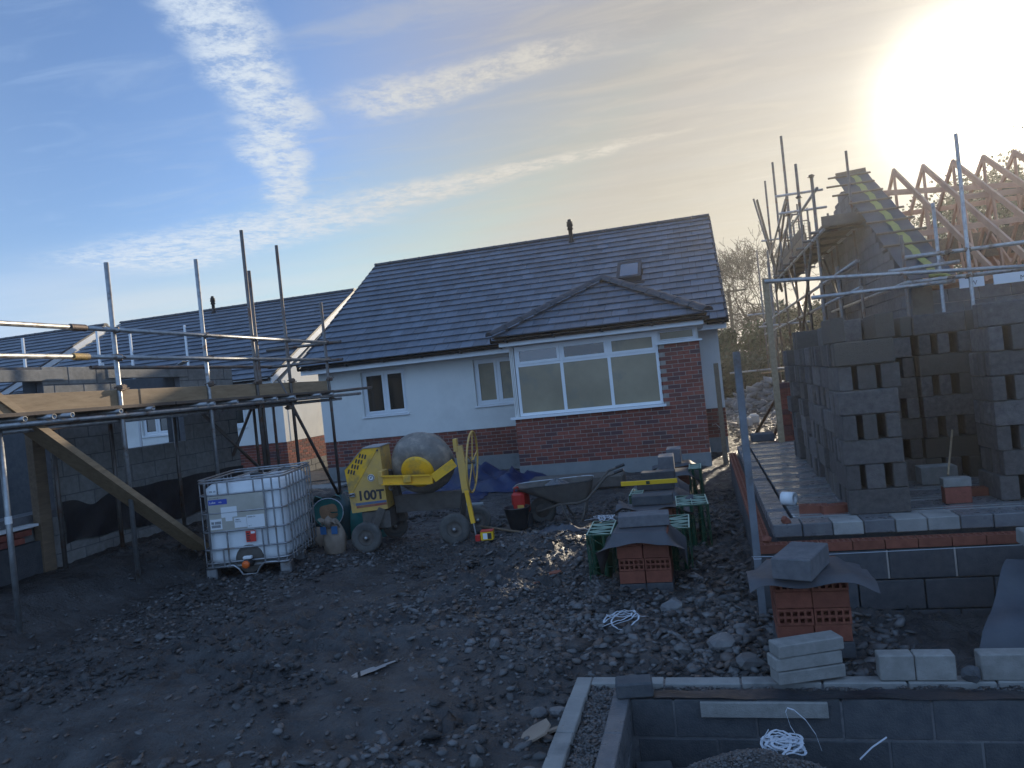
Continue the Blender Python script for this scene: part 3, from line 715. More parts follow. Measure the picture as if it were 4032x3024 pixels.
mb = MB(); mb.add([(ba0, bye, bze-.01), (ba1, bye, bze-.01), (ap.x, ap.y, ap.z-.01), (ba0, back, bze-.01), (ba1, back, bze-.01), (ap.x, back, ap.z-.01)], [(0, 1, 2), (0, 2, 5, 3), (1, 4, 5, 2)]); mb.build('bay_roof_deck', 'gutter', HB)
ridge_tiles(HB, (ba0-.03, bye-.03, bze+.04), ap+Vector((0, 0, .05)), L=.40, r=.125)
ridge_tiles(HB, (ba1+.03, bye-.03, bze+.04), ap+Vector((0, 0, .05)), L=.40, r=.125)
ridge_tiles(HB, ap+Vector((0, .02, .03)), (bm, back-.2, ap.z+.03), L=.42, r=.10)
MB().box(ba0+.10, ba1-.06, 13.70, 13.725, 2.595, 2.735).build('bay_fascia', 'upvc', HB)
mb = MB(); mb.box(ba0+.10, ba1-.06, 13.726, 14.03, 2.595, 2.61); mb.box(ba1-.085, ba1-.062, 13.727, 15.9, 2.611, 2.73); mb.box(.02, ba1-.086, 14.031, 15.9, 2.595, 2.61); mb.box(ba0+.10, ba0+.125, 13.727, 15.9, 2.611, 2.73); mb.box(ba0+.126, -3.521, 14.031, 15.9, 2.595, 2.61); mb.build('bay_soffit', 'upvc', HB)
gutter(HB, ba0-.03, ba1+.05, 13.635, 2.725)
# pipe run on the dark brick behind
MB().path([(.12, 15.97, .62), (.2, 15.955, .64), (.30, 15.97, .52), (.34, 15.97, .2)], .006, 6).build('loose_cable', 'upvc_cream', HB)

# ================================================================== second bungalow, left and behind
def far_bungalow(name, label, xr, xl, yf, ridge_y, ze, zr, stone):
    H = thing(name, label, 'bungalow', ((xr+xl)/2, yf, 0)); o = parent_world(H)
    MB().box(xl+.02, xr-.012, yf+.012, ridge_y*2-yf-.5, -.3, .955).build('mortar_wall', 'mortar', H)
    MB().box(xl, xr+.006, yf-.006, ridge_y*2-yf-.49, -.3, .352).build('plinth', 'concrete' if stone else 'plinth', H)
    back_ = 2*ridge_y-yf-.5
    rw = MB()
    wins = [(-15.25, -14.30), (-12.75, -11.95)] if stone else []
    edges = [xl]+[e for w_ in wins for e in w_]+[xr]
    for i in range(0, len(edges), 2): rw.box(edges[i], edges[i+1], yf-.015, yf+.22, .962, 2.6)
    for a, b in wins: rw.box(a, b, yf-.015, yf+.22, .962, 1.43); rw.box(a, b, yf-.015, yf+.22, 2.48, 2.6)
    rw.box(xr-.22, xr+.012, yf+.22, back_, .962, 2.6); rw.box(xl, xl+.22, yf+.22, back_, .962, 2.6)
    for x0, x1 in ((xr-.22, xr+.012), (xl, xl+.2)): rw.prism([(x0, yf, 2.6), (x0, back_, 2.6), (x0, ridge_y, zr-.16)], (x1-x0, 0, 0))
    rw.build('render_wall', 'render', H)
    for a, b in wins: window(H, a+.004, b-.004, 1.48, 2.476, yf+.06, mull=((a+b)/2,))
    if stone:      # gable bricks one by one, they catch the sun
        me_ = {}
        for r_ in range(8):
            y = yf+.002-(.1125 if r_ % 2 else 0)
            while y < yf+3.4:
                a, b = max(y, yf+.002), y+.215
                link('brick', brick_me(b-a, along='y'), H, Vector((xr-.05, (a+b)/2, .362+r_*.075+.0325))-o); y += .225
        s2 = MB()
        for x, z, L in bricks_front(xr-6.5, xr-.105, .362, 8, yf): s2.cbox(x, yf+.05, z, L, .1025, .065, .003)
        s2.build('brick', 'brick', H, kind='stuff')
        for r_ in range(2):    # rough block plinth on the gable
            y = yf+.0-(.22 if r_ else 0)
            while y < yf+4:
                a = max(y, yf); mb = MB().cbox(xr+.012, (a+y+.44)/2, .02+r_*.17+.09, .03, y+.43-a, .16, .006); mb.build('plinth_block', 'block_new', H); y += .45
    ye = yf-.5; s_ = math.hypot(ridge_y-ye, zr-ze); vd = (0, (ridge_y-ye)/s_, (zr-ze)/s_)
    roof_deck(H, xl-.15, xr+.03, ye+.02, ridge_y, 2*ridge_y-ye, ze-.02, zr-.02, 'gutter')
    tiled(H, (xl-.17, ye-.05, ze), (1, 0, 0), vd, xr+.06-(xl-.17), s_+.03, parts=0, w=.3, g=.328)
    ridge_tiles(H, (xl-.18, ridge_y, zr+.01), (xr+.07, ridge_y, zr+.01))
    MB().box(xl-.1, xr+.03, yf-.48, yf-.455, 2.55, 2.70).build('fascia', 'upvc', H)
    MB().box(xl-.1, xr+.03, yf-.454, yf-.016, 2.56, 2.575).build('soffit', 'upvc', H)
    gutter(H, xl-.15, xr+.02, yf-.56, ze-.03)
    mb = MB()
    for s in (1, -1):
        ya = ridge_y+(ye-ridge_y)*s
        mb.prism([(xr+.031, ya, ze-.17), (xr+.031, ya, ze+.0), (xr+.031, ridge_y, zr+.0), (xr+.031, ridge_y, zr-.20)], (.03, 0, 0))
    mb.build('barge_board', 'upvc', H)
    mb = MB()
    for s in (1, -1):
        ya = ridge_y+(ye-ridge_y)*s; mb.beam((xr+.05, ya, ze+.03), (xr+.05, ridge_y, zr+.03), .06, .05)
    mb.build('verge_cap', 'ridge_tile', H)
    return H
H2 = far_bungalow('bungalow', 'bungalow with its cream gable end lit by the sun and white barge board', -10.80, -19.75, 17.9, 22.9, 2.70, 5.46, True)
flue(H2, -15.9, 22.6, 5.3, 5.92)
H3 = far_bungalow('bungalow', 'farther bungalow of which only tiled roof and white barge board show above the blockwork', -20.66, -33.0, 17.9, 22.9, 2.70, 5.48, False)

# ================================================================== unfinished ground floor of the next plot (right)
FP = thing('unfinished_ground_floor', 'unfinished house base of block and beam floor inside a low red brick outer leaf', 'house base', (2.2, 6, 0))
of = parent_world(FP)
YF, XL, XRr, YBk = 6.0, .30, 5.2, 12.1
MB().box(XL+.108, XRr, YF+.108, YBk-.1, -.3, .44).build('footing_core', 'block_dark', FP)
rb = random.Random(4)
hb = meshof(MB().cbox(0, 0, 0, .215, .1025, .065, .003), 'brick', 'brick_new'); hby = meshof(MB().cbox(0, 0, 0, .1025, .215, .065, .003), 'brick', 'brick_new')
# bed face perforations: dark wells let into each brick's top
def holes_me(along):
    mb = MB()
    L_, W_, H_ = .215, .1025, .065; nx_, ny_ = 5, 2; g = .008
    # brick with a grid of ten open cells
    xs_ = [-.1075, -.0925]; cw, gap = .027, .012
    for i in range(nx_): xs_ += [xs_[-1]+cw, xs_[-1]+cw+gap] if i < nx_-1 else [xs_[-1]+cw]
    xs_ = [-.1075]+[v for i in range(nx_) for v in (-.0945+i*.0405, -.0945+i*.0405+.027)]+[.1075]
    ys_ = [-.05125, -.0355, -.0075, .0075, .0355, .05125]
    z1, z0, zf = .0325, -.0325, -.015
    def pv(x, y, z): return (x, y, z) if along == 'x' else (-y, x, z)
    for i in range(len(xs_)-1):
        for j in range(len(ys_)-1):
            hole = (i % 2 == 1) and (j % 2 == 1); x0, x1, y0, y1 = xs_[i], xs_[i+1], ys_[j], ys_[j+1]
            if hole:
                a = [pv(x0, y0, z1), pv(x1, y0, z1), pv(x1, y1, z1), pv(x0, y1, z1)]; b = [pv(x0, y0, zf), pv(x1, y0, zf), pv(x1, y1, zf), pv(x0, y1, zf)]
                mb.add(a+b, [(4, 5, 6, 7), (1, 0, 4, 5), (2, 1, 5, 6), (3, 2, 6, 7), (0, 3, 7, 4)])
            else: mb.add([pv(x0, y0, z1), pv(x1, y0, z1), pv(x1, y1, z1), pv(x0, y1, z1)], [(0, 1, 2, 3)])
    c = [pv(-.1075, -.05125, z1), pv(.1075, -.05125, z1), pv(.1075, .05125, z1), pv(-.1075, .05125, z1), pv(-.1075, -.05125, z0), pv(.1075, -.05125, z0), pv(.1075, .05125, z0), pv(-.1075, .05125, z0)]
    mb.add(c, [(0, 4, 5, 1), (1, 5, 6, 2), (2, 6, 7, 3), (3, 7, 4, 0), (7, 6, 5, 4)])
    return meshof(mb, 'brick', 'brick_new')
HX, HY = holes_me('x'), holes_me('y')
x = XL+.1075+.0
n_ = 0
xx = XL
while xx < XRr-.2: link('brick', HX, FP, Vector((xx+.1075, YF+.051, .4375))-of); xx += .2225
yy = YF+.113
while yy < YBk-.2: link('brick', HY, FP, Vector((XL+.051, yy+.1075, .4375))-of, rot=(0, 0, rb.uniform(-.01, .01))); yy += .2225
for r_ in range(3):     # dark footing blocks under the brick course
    xx = XL-(.22 if r_ % 2 else 0)
    while xx < XRr-.1:
        a, b = max(xx, XL), min(xx+.44, XRr)
        MB().cbox((a+b)/2, YF+.05, .40-.005-.2250*r_-.1075-.0, b-a, .10, .215, .005).build('footing_block', 'block_dark', FP); xx += .45
    yy = YF+.103-(.22 if r_ % 2 else 0)
    while yy < YBk-.1 and r_ < 2:
        a, b = max(yy, YF+.103), min(yy+.44, YBk)
        MB().cbox(XL+.05, (a+b)/2, .40-.005-.2250*r_-.1075, .10, b-a, .215, .005).build('footing_block', 'block_dark', FP); yy += .45
mb = MB(); xx = XL+.45-.001
for k in range(11): mb.box(XL+.435+k*.45, XL+.447+k*.45, YF-.0015, YF+.02, .185, .392)
mb.build('mortar_joint', 'mortar', FP, kind='stuff')
# floor: edge blocks, beams, infill blocks
SX, SY, SZ = .55, 6.17, .60
xx = .42
while xx < XRr-.1:
    w_ = .215; MB().cbox(xx+w_/2, SY+.05, SZ-.052+rb.uniform(-.003, .002), w_-.003, .225, .10, .006).build('edge_block', 'wet_concrete' if rb.random() < .8 else 'concrete', FP); xx += .2185
yy = SY+.17
while yy < YBk-.3:
    L_ = rb.choice([.215, .14, .10, .215]); MB().cbox(.50, yy+L_/2, SZ-.052+rb.uniform(-.004, .002), .155, L_-.006, .10, .006).build('edge_block', 'wet_concrete' if rb.random() < .7 else 'block', FP); yy += L_+.002
MB().box(.46, XRr, SY+.02, YBk-.3, .445, .497).build('floor_underside', 'block_dark', FP)
by = SY+.20; k = 0
while by < YBk-.5:
    MB().box(.60, XRr-.1, by-.022, by+.022, SZ-.09, SZ+.004).build('floor_beam', 'wet_beam', FP)
    MB().box(.60, XRr-.1, by+.060, by+.104, SZ-.09, SZ+.004).build('floor_beam', 'wet_beam', FP)
    xx = .60 + (.0 if k % 2 else -.15)
    while xx < 3.9:
        a = max(xx, .60); b = xx+.44
        if b-a > .06: MB().cbox((a+b)/2, by+.104+.185, SZ-.05+rb.uniform(-.002, .003), b-a-.004, .355, .09, .004).build('floor_block', 'wet_concrete', FP)
        xx += .442
    by += .46; k += 1
MB().box(3.95, XRr-.1, SY+.17, YBk-.5, SZ-.1, SZ-.006).build('floor_screed', 'wet_concrete', FP)

# ------------------------------------------------------------------ stacks of dense concrete blocks standing on that floor
BLX = [meshof(MB().cbox(0, 0, 0, .44, .10, .19, c_), 'block', 'stack_block') for c_ in (.004, .007, .011)]
BLY = [meshof(MB().cbox(0, 0, 0, w_, .44, .19, c_), 'block', 'stack_block') for w_, c_ in ((.10, .004), (.10, .009), (.135, .006))]
def block_stack(x, y, n, label, z0=SZ, seed=0, alt=0, wide=1):
    rr = random.Random(seed); t = thing('block_stack', label, 'stack of blocks', (x+.22, y+.22, z0), 0, 'stacks of concrete blocks on the unfinished floor')
    for c in range(n+1):
        z = .095+.1935*c; sh = rr.uniform(-.02, .02); sh2 = rr.uniform(-.02, .02); top = (c == n)
        if (c+alt) % 2 == 0:
            for j in range(4):
                if top and rr.random() < .3: continue
                link('block', rr.choice(BLX), t, (sh+rr.uniform(-.012, .012), -.17+j*.1133+rr.uniform(-.005, .005), z), (0, 0, rr.uniform(-.02, .02)))
        else:
            for j in range(3):
                if top and rr.random() < .25: continue
                link('block', rr.choice(BLY), t, (-.165+j*.165+rr.uniform(-.012, .012), sh2+rr.uniform(-.012, .012), z), (0, 0, rr.uniform(-.025, .025)))
    return t
sk_ = [(1.02, 6.32, 7, 'nearest block stack at the corner of the floor, with two dark slits near its foot'),
       (1.08, 6.98, 7, 'block stack directly behind the corner stack nearest the camera'),
       (1.08, 7.62, 6, 'slightly lower block stack, third from the front along the floor edge'),
       (1.09, 8.30, 7, 'block stack fourth from the front along the floor edge'),
       (1.10, 9.05, 7, 'block stack fifth from the front along the floor edge'),
       (1.07, 9.85, 6, 'farthest block stack along the floor edge, beside the poles of the scaffold'),
       (1.52, 7.80, 7, 'block stack in the second row, just right of the corner stack'),
       (1.99, 7.78, 7, 'block stack in the second row behind the broom handle'),
       (2.46, 7.95, 7, 'block stack in the second row, closest to the right-hand towers'),
       (1.66, 8.70, 7, 'block stack half hidden behind the second row on its left'),
       (2.22, 8.62, 7, 'block stack half hidden behind the second row near its middle'),
       (2.80, 8.20, 7, 'block stack at the far right behind the nearest right-hand stack'),
       (2.17, 6.56, 7, 'block stack at the right edge beside the loose red brick'),
       (2.66, 6.60, 7, 'block stack cut by the right edge of the photograph'),
       (2.72, 7.35, 7, 'block stack right behind the one cut by the photograph edge'),
       (1.60, 9.35, 7, 'block stack deep in the group behind the floor edge row'),
       (3.10, 8.9, 7, 'rearmost block stack towards the right edge of the photograph'),
       (2.10, 9.5, 7, 'rearmost block stack near the middle of the group')]
for i, (x, y, n, lb) in enumerate(sk_): block_stack(x, y, n, lb, seed=i, alt=1 if i in (7, 4, 12) else 0)
# bits on the floor
t = tag(MB().lathe([(-.055, .0), (-.055, .03), (-.055, .045), (-.055, .058), (.055, .058), (.055, .045), (.055, .03), (-.05, .03)], (.63, 6.88, SZ+.058), (.85, -.5, 0), 24).build('tape_roll', 'label_white'), 'white roll of damp-proof tape lying on the block floor', 'roll of tape')
HYR = lambda nm, lb, x, y, z, rz, grp=None: tag(link(nm, HX, None, (x, y, z), (0, 0, rz)), lb, 'brick', grp)
HYR('loose_brick', 'left of two red perforated bricks beside the tape roll', .775, 6.50, SZ+.033, -.12)
HYR('loose_brick', 'right of two red perforated bricks by the corner stack', .93, 6.46, SZ+.033, .25)
HYR('loose_brick', 'red perforated brick lying beside the stack at the right edge', 2.06, 6.85, SZ+.033, .06)
tag(MB().rock((.53, 6.16, SZ+.02), .045, 5, .9).build('brick_fragment', 'brick_new'), 'broken red brick piece on the floor corner', 'brick piece')
tag(MB().rock((.365, 6.10, .49), .04, 8, .8).build('brick_fragment', 'brick_new'), 'broken red brick piece on the outer leaf corner', 'brick piece')
mb = MB()
for k in range(16):
    a = k*.9; mb.path([(1.005-.06+rb.uniform(-.03, .05), 6.46+rb.uniform(-.03, .03), SZ+.01+rb.uniform(0, .03)) for _ in range(5)], .0035, 5)
tag(mb.build('twine', 'orange_plastic'), 'tangle of orange twine beside the corner block stack', 'twine')
bk = tag(MB().cbox(1.86, 6.60, SZ+.165, .20, .10, .07, .004).build('loose_block', 'block_new'), 'small grey block lying on a dark brick at the floor front', 'block')
tag(MB().cbox(1.86, 6.60, SZ+.064, .19, .10, .128, .004).build('loose_brick', 'brick'), 'dark red brick carrying the small grey block', 'brick')
tag(MB().tube((1.83, 6.66, SZ+.21), (2.06, 7.25, SZ+.50), .008, 8).build('broom_handle', 'timber'), 'thin wooden handle leaning against the block stacks', 'handle')
tag(MB().cbox(1.98, 7.55, SZ+.08, .30, .20, .16, .005).build('loose_block', 'block_new'), 'paler grey block lying before the low stack', 'block')

# ------------------------------------------------------------------ foundation walls in the foreground
FD = thing('foundation_walls', 'two leaves of new foundation blockwork round a shallow pit', 'foundation', (-.7, 4.4, 0)); od = parent_world(FD)
def fblocks(x0, y0, x1, y1, rows, m, step=.45, th=.10, ph=0.0, zt=0.0):
    L_ = math.hypot(x1-x0, y1-y0); dx, dy = (x1-x0)/L_, (y1-y0)/L_; ang = math.atan2(dy, dx)
    for r_ in range(rows):
        t = -(.225 if (r_ % 2) else 0)-ph
        while t < L_-.03:
            a, b = max(t, 0), min(t+.44, L_)
            if b-a > .04:
                mb = MB().cbox(0, 0, 0, b-a, th, .215, .005); me_ = meshof(mb, 'block', m)
                link('block', me_, FD, Vector((x0+dx*(a+b)/2, y0+dy*(a+b)/2, zt-.1075-.2255*r_+random.uniform(-.004, .003)))-od, (random.uniform(-.008, .008), 0, ang+random.uniform(-.006, .006)))
            t += .45
fblocks(-.90, 2.6, -.90, 4.69, 2, 'concrete')
fblocks(-.845, 4.635, 2.9, 4.635, 2, 'concrete')
fblocks(-.64, 2.6, -.64, 4.475, 3, 'wet_concrete')
fblocks(-.585, 4.42, 2.9, 4.42, 3, 'block_dark', ph=.2, zt=-.005)
MB().cbox(.15, 4.357, -.055, .68, .025, .085, .003).build('lintel', 'block_new', FD)
MB().grid(lambda u, v: (-.45+3.3*u, 4.365+.115*v+.004*math.sin(u*40), .004+.005*math.sin(u*23+v*4)+.003*math.sin(u*71)), 90, 6, True, .004).build('damp_proof_membrane', 'dpc', FD)
tag(link('loose_block', meshof(MB().cbox(0, 0, 0, .215, .13, .09, .01), 'b', 'block_dark'), None, (-.56, 4.42, .05), (.03, -.02, .10)), 'dark wet half block lying on the foundation corner', 'block')
for i, (x, y, z, s_, a) in enumerate([(-.47, 4.22, -.36, .12, .2), (-.37, 4.27, -.42, .10, -.3), (-.25, 4.25, -.41, .13, .1)]):
    tag(link('loose_block', meshof(MB().cbox(0, 0, 0, s_*1.7, s_, .09, .008), 'b', 'block_dark'), None, (x, y, z), (.05, .03, a)),
        ['dark block offcut in the pit, nearest its left corner', 'dark block offcut in the pit, middle one of three', 'dark block offcut in the pit, closest to the gravel'][i], 'block offcut', 'block offcuts lying in the foundation pit')
mb = MB(); mb.box(-.946, -.856, 2.6, 4.683, -.44, -.012); mb.box(-.85, 2.9, 4.590, 4.680, -.44, -.012); mb.box(-.686, -.594, 2.6, 4.470, -.66, -.012); mb.box(-.59, 2.9, 4.375, 4.465, -.66, -.016); mb.build('mortar_joint', 'wet_concrete', FD, kind='stuff')
# blocks set out on the outer leaf
def loose(name, m, c, size, rot, label, cat, grp=None, ch=.006): return tag(link(name, meshof(MB().cbox(0, 0, 0, *size, ch), name, m), None, c, rot), label, cat, grp)
zt = .001
g_ = 'blocks stacked on the outer foundation leaf'
for k, (dx, dz) in enumerate(((0, 0), (-.01, .078), (.006, .156))):
    loose('loose_block', 'block_new', (.43+dx, 4.63, .052+dz), (.40, .13, .074), (0, 0, .33+.02*k), ['bottom block of the tilted pile on the foundation', 'middle block of the tilted pile on the foundation', 'top block of the tilted pile on the foundation'][k], 'block', g_)
loose('loose_block', 'block_new', (.905, 4.65, .075), (.185, .10, .145), (0, 0, .01), 'pale block on the foundation, left of the crack between two', 'block', g_)
loose('loose_block', 'block_new', (1.105, 4.648, .075), (.205, .10, .145), (0, 0, -.01), 'pale block on the foundation, right of the crack between two', 'block', g_)
loose('loose_block', 'block_new', (1.55, 4.65, .075), (.44, .10, .145), (0, 0, .0), 'pale block on the foundation cut by the right edge of the photograph', 'block', g_)
tag(MB().rock((1.265, 4.60, .045), .065, 44, 1.0).build('block_fragment', 'block_dark'), 'broken block piece leaning between two pale blocks', 'block piece')

# ------------------------------------------------------------------ brick piles with membrane and a block on top
def brick_pile(cx, cy, rz, rows, label, base=True):
    t = thing('brick_pile', label, 'brick pile', (cx, cy, 0), rz, 'red brick piles set out across the yard')
    if base:
        for sx in (-1, 1): link('base_block', meshof(MB().cbox(0, 0, 0, .222, .44, .10, .006), 'b', 'block_dark'), t, (sx*.1135, 0, .045))
    rr = random.Random(int(cx*100)+rows)
    z = .10
    for r_ in range(rows):
        hole = (r_ % 2 == 1)
        H_ = .1025
        for sy in range(6 if hole else 2):
            for sx in (-1, 1):
                jx, jy = rr.uniform(-.004, .004), rr.uniform(-.006, .006)
                if hole: link('brick', HX, t, (sx*.111+jx, -.185+sy*.072+jy, z+H_/2), (math.pi/2, 0, 0))
                else:
                    for q_ in range(3): link('brick', BV, t, (sx*.111+jx, -.185+(sy*3+q_)*.072+jy, z+H_/2))
        z += H_+.004
    return t, z
BV = meshof(MB().cbox(0, 0, 0, .215, .065, .1025, .003), 'brick', 'brick_new')
def sheet(name, m, cx, cy, z, wx, wy, droopx, label, cat, seed=0, rz=0, amp=.02, front=.10, grp=None):
    rr = random.Random(seed); ph = [rr.uniform(0, 6) for _ in range(6)]
    def fn(u, v):
        x = (u-.5)*wx; y = (v-.5)*wy; ex = max(0, abs(x)-.22); ey = max(0, abs(y)-.21); e = math.hypot(ex, ey)
        zz = z-min(.6, e*droopx*(1+.5*math.sin(ph[0]+y*9)))+amp*math.sin(ph[1]+x*14+y*5)*min(1, e*8)+amp*.6*math.sin(ph[2]+y*22)*min(1, e*6)
        c, s_ = math.cos(rz), math.sin(rz); return (cx+x*c-y*s_, cy+x*s_+y*c, zz)
    return tag(MB().grid(fn, 36, 30, True, .002).build(name, m), label, cat, grp)
rowX = lambda y: -.62 - .02*(y-6.6)
pl_ = [(6.62, 4, 'nearest brick pile in the yard, perforated faces showing under a membrane'),
       (8.25, 3, 'second brick pile from the camera, in the row towards the bay window'),
       (9.25, 3, 'brick pile under the yellow spirit level'),
       (10.1, 3, 'fourth brick pile from the camera, between spirit level and bay'),
       (10.95, 3, 'fifth brick pile from the camera near the bay'),
       (11.85, 3, 'farthest brick pile, closest to the brick bay')]
gB = 'grey blocks weighing down the membranes'; gS = 'pieces of dark membrane laid over the brick piles'
for i, (y, n, lb) in enumerate(pl_):
    x = rowX(y) if i < 4 else -.55
    t, z = brick_pile(x-.0, y, .02*i, n, lb); z0 = z+.004+(0 if i == 0 else .0)
    sheet('membrane_sheet', 'membrane', x+(.03 if i else -.02), y-.02, z0+.006, .74 if i != 1 else .82, .62 if i == 0 else .56, [1.7, .15, 1.0, 1.2, 1.0, .9][i], ['dark membrane draped over the nearest brick pile in the yard', 'dark membrane curling up at its right corner over the second pile', 'dark membrane under the spirit level pile block', 'dark membrane on the fourth brick pile', 'dark membrane with a sunlit fold on the fifth pile', 'dark membrane on the pile nearest the bay'][i], 'membrane', i+3, amp=.018 if i != 1 else .045, grp=gS)
    if i < 4: loose('loose_block', 'block_dark' if i else 'block', (x+.01, y+.06, z0+.062), (.44, .215, .10), (0, 0, [.06, .02, -.02, 0][i]), ['flat grey block on the nearest brick pile in the yard', 'flat grey block on the second brick pile', 'flat dark block behind the spirit level', 'flat grey block with sunlit edge on the fourth pile'][i], 'block', gB)
    elif i == 4: loose('loose_block', 'block', (-.60, y, z0+.118), (.215, .44, .215), (0, 0, .02), 'end-on grey block with a sunlit edge on the fifth pile', 'block', gB)
    else: loose('loose_block', 'block', (-.52, y+.03, z0+.118), (.215, .44, .215), (0, 0, .0), 'end-on grey block on the pile closest to the bay', 'block', gB)
    zl = z0
# spirit level
SL = thing('spirit_level', 'yellow spirit level lying across a brick pile', 'spirit level', (-.74, 9.05, .50)); oo = parent_world(SL)
MB().cbox(-.72, 9.0, .565, .66, .026, .052, .003).build('body', 'yellow_clean', SL); MB().box(-.752, -.708, 8.983, 8.9865, .547, .583).build('vial', 'glass_dark', SL)
MB().box(-.745, -.715, 8.981, 8.9825, .556, .574).build('vial_fluid', 'green_plastic', SL)

# green lattice crates
def lattice_crate(x, y, w, d, h, label, seed=0, rz=0, tipz=0):
    t = thing('lattice_crate', label, 'crate', (x, y, 0), rz, 'green lattice drainage crates among the brick piles'); rr = random.Random(seed)
    def face(o, U, V_, lu, lv, m, name, th=.007):
        mb = MB(); o, U, V_ = Vector(o), Vector(U), Vector(V_); nu = max(1, round(lu/.15)); nv = max(1, round(lv/.15)); N_ = U.cross(V_)
        P_ = lambda a, b: o+U*(lu*a/nu)+V_*(lv*b/nv)
        for i in range(nu+1): mb.beam(P_(i, 0), P_(i, nv), th*(1.7 if i in (0, nu) else 1), .012, N_)
        for j in range(nv+1): mb.beam(P_(0, j), P_(nu, j), th*(1.7 if j in (0, nv) else 1), .012, N_)
        for i in range(nu):
            for j in range(nv):
                if (i+j) % 2: mb.beam(P_(i, j), P_(i+1, j+1), th*.8, .01, N_)
                else: mb.beam(P_(i+1, j), P_(i, j+1), th*.8, .01, N_)
        mb.build(name, m, t, off=L0)
    w2, d2 = w/2, d/2
    face((-w2, -d2, h), (1, 0, 0), (0, 1, 0), w, d, 'pale_green_plastic', 'top_lattice')
    face((-w2, -d2, 0), (1, 0, 0), (0, 0, 1), w, h, 'green_plastic', 'side_lattice'); face((w2, -d2, 0), (0, 1, 0), (0, 0, 1), d, h, 'green_plastic', 'side_lattice')
    face((-w2, d2, 0), (1, 0, 0), (0, 0, 1), w, h, 'green_plastic', 'side_lattice'); face((-w2, -d2, 0), (0, 1, 0), (0, 0, 1), d, h, 'green_plastic', 'side_lattice')
    mb = MB()
    for i in range(max(1, round(w/.1))):
        for j in range(max(1, round(d/.1))):
            mb.tube((-w2+.05+i*.1, -d2+.05+j*.1, .01), (-w2+.05+i*.1, -d2+.05+j*.1, h-.01), .028, 8, .018, False)
    mb.build('cell_column', 'green_plastic', t, off=L0, kind='stuff')
    return t
lattice_crate(-1.055, 7.12, .22, .62, .44, 'green lattice crate left of the nearest brick pile', 1, .03)
lattice_crate(-.345, 7.22, .20, .62, .44, 'green lattice crate just right of the nearest brick pile', 2, .02)
lattice_crate(-.235, 8.33, .32, .60, .44, 'green lattice crate right of the second brick pile, pale top showing', 3, .05)
lattice_crate(-.21, 11.0, .16, .55, .45, 'farthest green lattice crate beside the fifth brick pile', 4, .0)
lattice_crate(-.88, 9.10, .14, .5, .44, 'green lattice crate beneath the left end of the spirit level', 5, .0)
# strapping
def strapping(name, cx, cy, cz, n, rad, label, seed, w=.012, hgt=.10, tails=()):
    rr = random.Random(seed); t = thing(name, label, 'strapping', (cx, cy, cz))
    for k in range(n):
        a0 = rr.uniform(0, 6.28); r1 = rad*rr.uniform(.5, 1.05); r2_ = rad*rr.uniform(.25, .7); tl = rr.uniform(-.6, .6); ph = rr.uniform(0, 6); ox, oy = rr.uniform(-.3, .3)*rad, rr.uniform(-.3, .3)*rad
        pts = []
        for i in range(26):
            a = a0+i/25*6.28*rr.choice([1]); x = r1*math.cos(a); y = r2_*math.sin(a); pts.append((ox+x*math.cos(ph)-y*math.sin(ph), (oy+x*math.sin(ph)+y*math.cos(ph))*.8, .012+hgt*abs(math.sin(a*.5+tl))*rr.uniform(.6, .75)))
        MB().ribbon(pts, w).build('strap', 'white_strap', t, off=L0)
    for tp in tails: MB().ribbon(tp, w).build('strap', 'white_strap', t, off=L0)
    return t
strapping('strapping_coil', -.76, 5.72, gz(-.76, 5.72)+.01, 4, .17, 'tangled loop of white plastic strapping on the stones', 3, .013, .11, tails=[[(.05, -.05, .02), (.15, -.10, .01), (.27, -.15, .01)]])
strapping('strapping_coil', .20, 3.90, -.05, 11, .115, 'bundle of white strapping with a tall loop inside the foundation', 5, .014, .05,
          tails=[[(.19, 0, .0), (.17, .0, .08), (.13, .0, .15), (.08, .0, .20), (.05, .0, .21), (.04, .0, .19), (.055, .0, .12), (.10, .0, .03)], [(.36, 0, -.04), (.42, 0, .02), (.49, 0, .07)], [(-.09, 0, .02), (-.07, 0, .07), (-.05, 0, .10)]])
strapping('strapping_coil', -1.05, 7.33, .46, 6, .10, 'small tangle of white strapping on the left green crate', 8, .008, .06, tails=[[(0, 0, .02), (-.1, .02, .03), (-.2, .0, .02)]])
tag(MB().ribbon([(-1.62, 9.25, .02), (-1.57, 9.15, .03), (-1.5, 9.08, .02)], .012).build('strap_end', 'white_strap'), 'short curved end of white strapping on the mud by the wheelbarrow', 'strap')

# ================================================================== house under construction on the right
HC = thing('unfinished_house', 'half built house with open timber roof trusses and a block gable', 'house', (5, 13.4, 0)); oc = parent_world(HC)
GX_, GF, GR, GB_ = 3.42, 13.4, 18.1, 21.9; GZE, GZR = 2.95, 5.62
def gz_(y): return GZE+(GZR-GZE)*(y-GF)/(GR-GF) if y <= GR else GZR-.36*(y-GR)
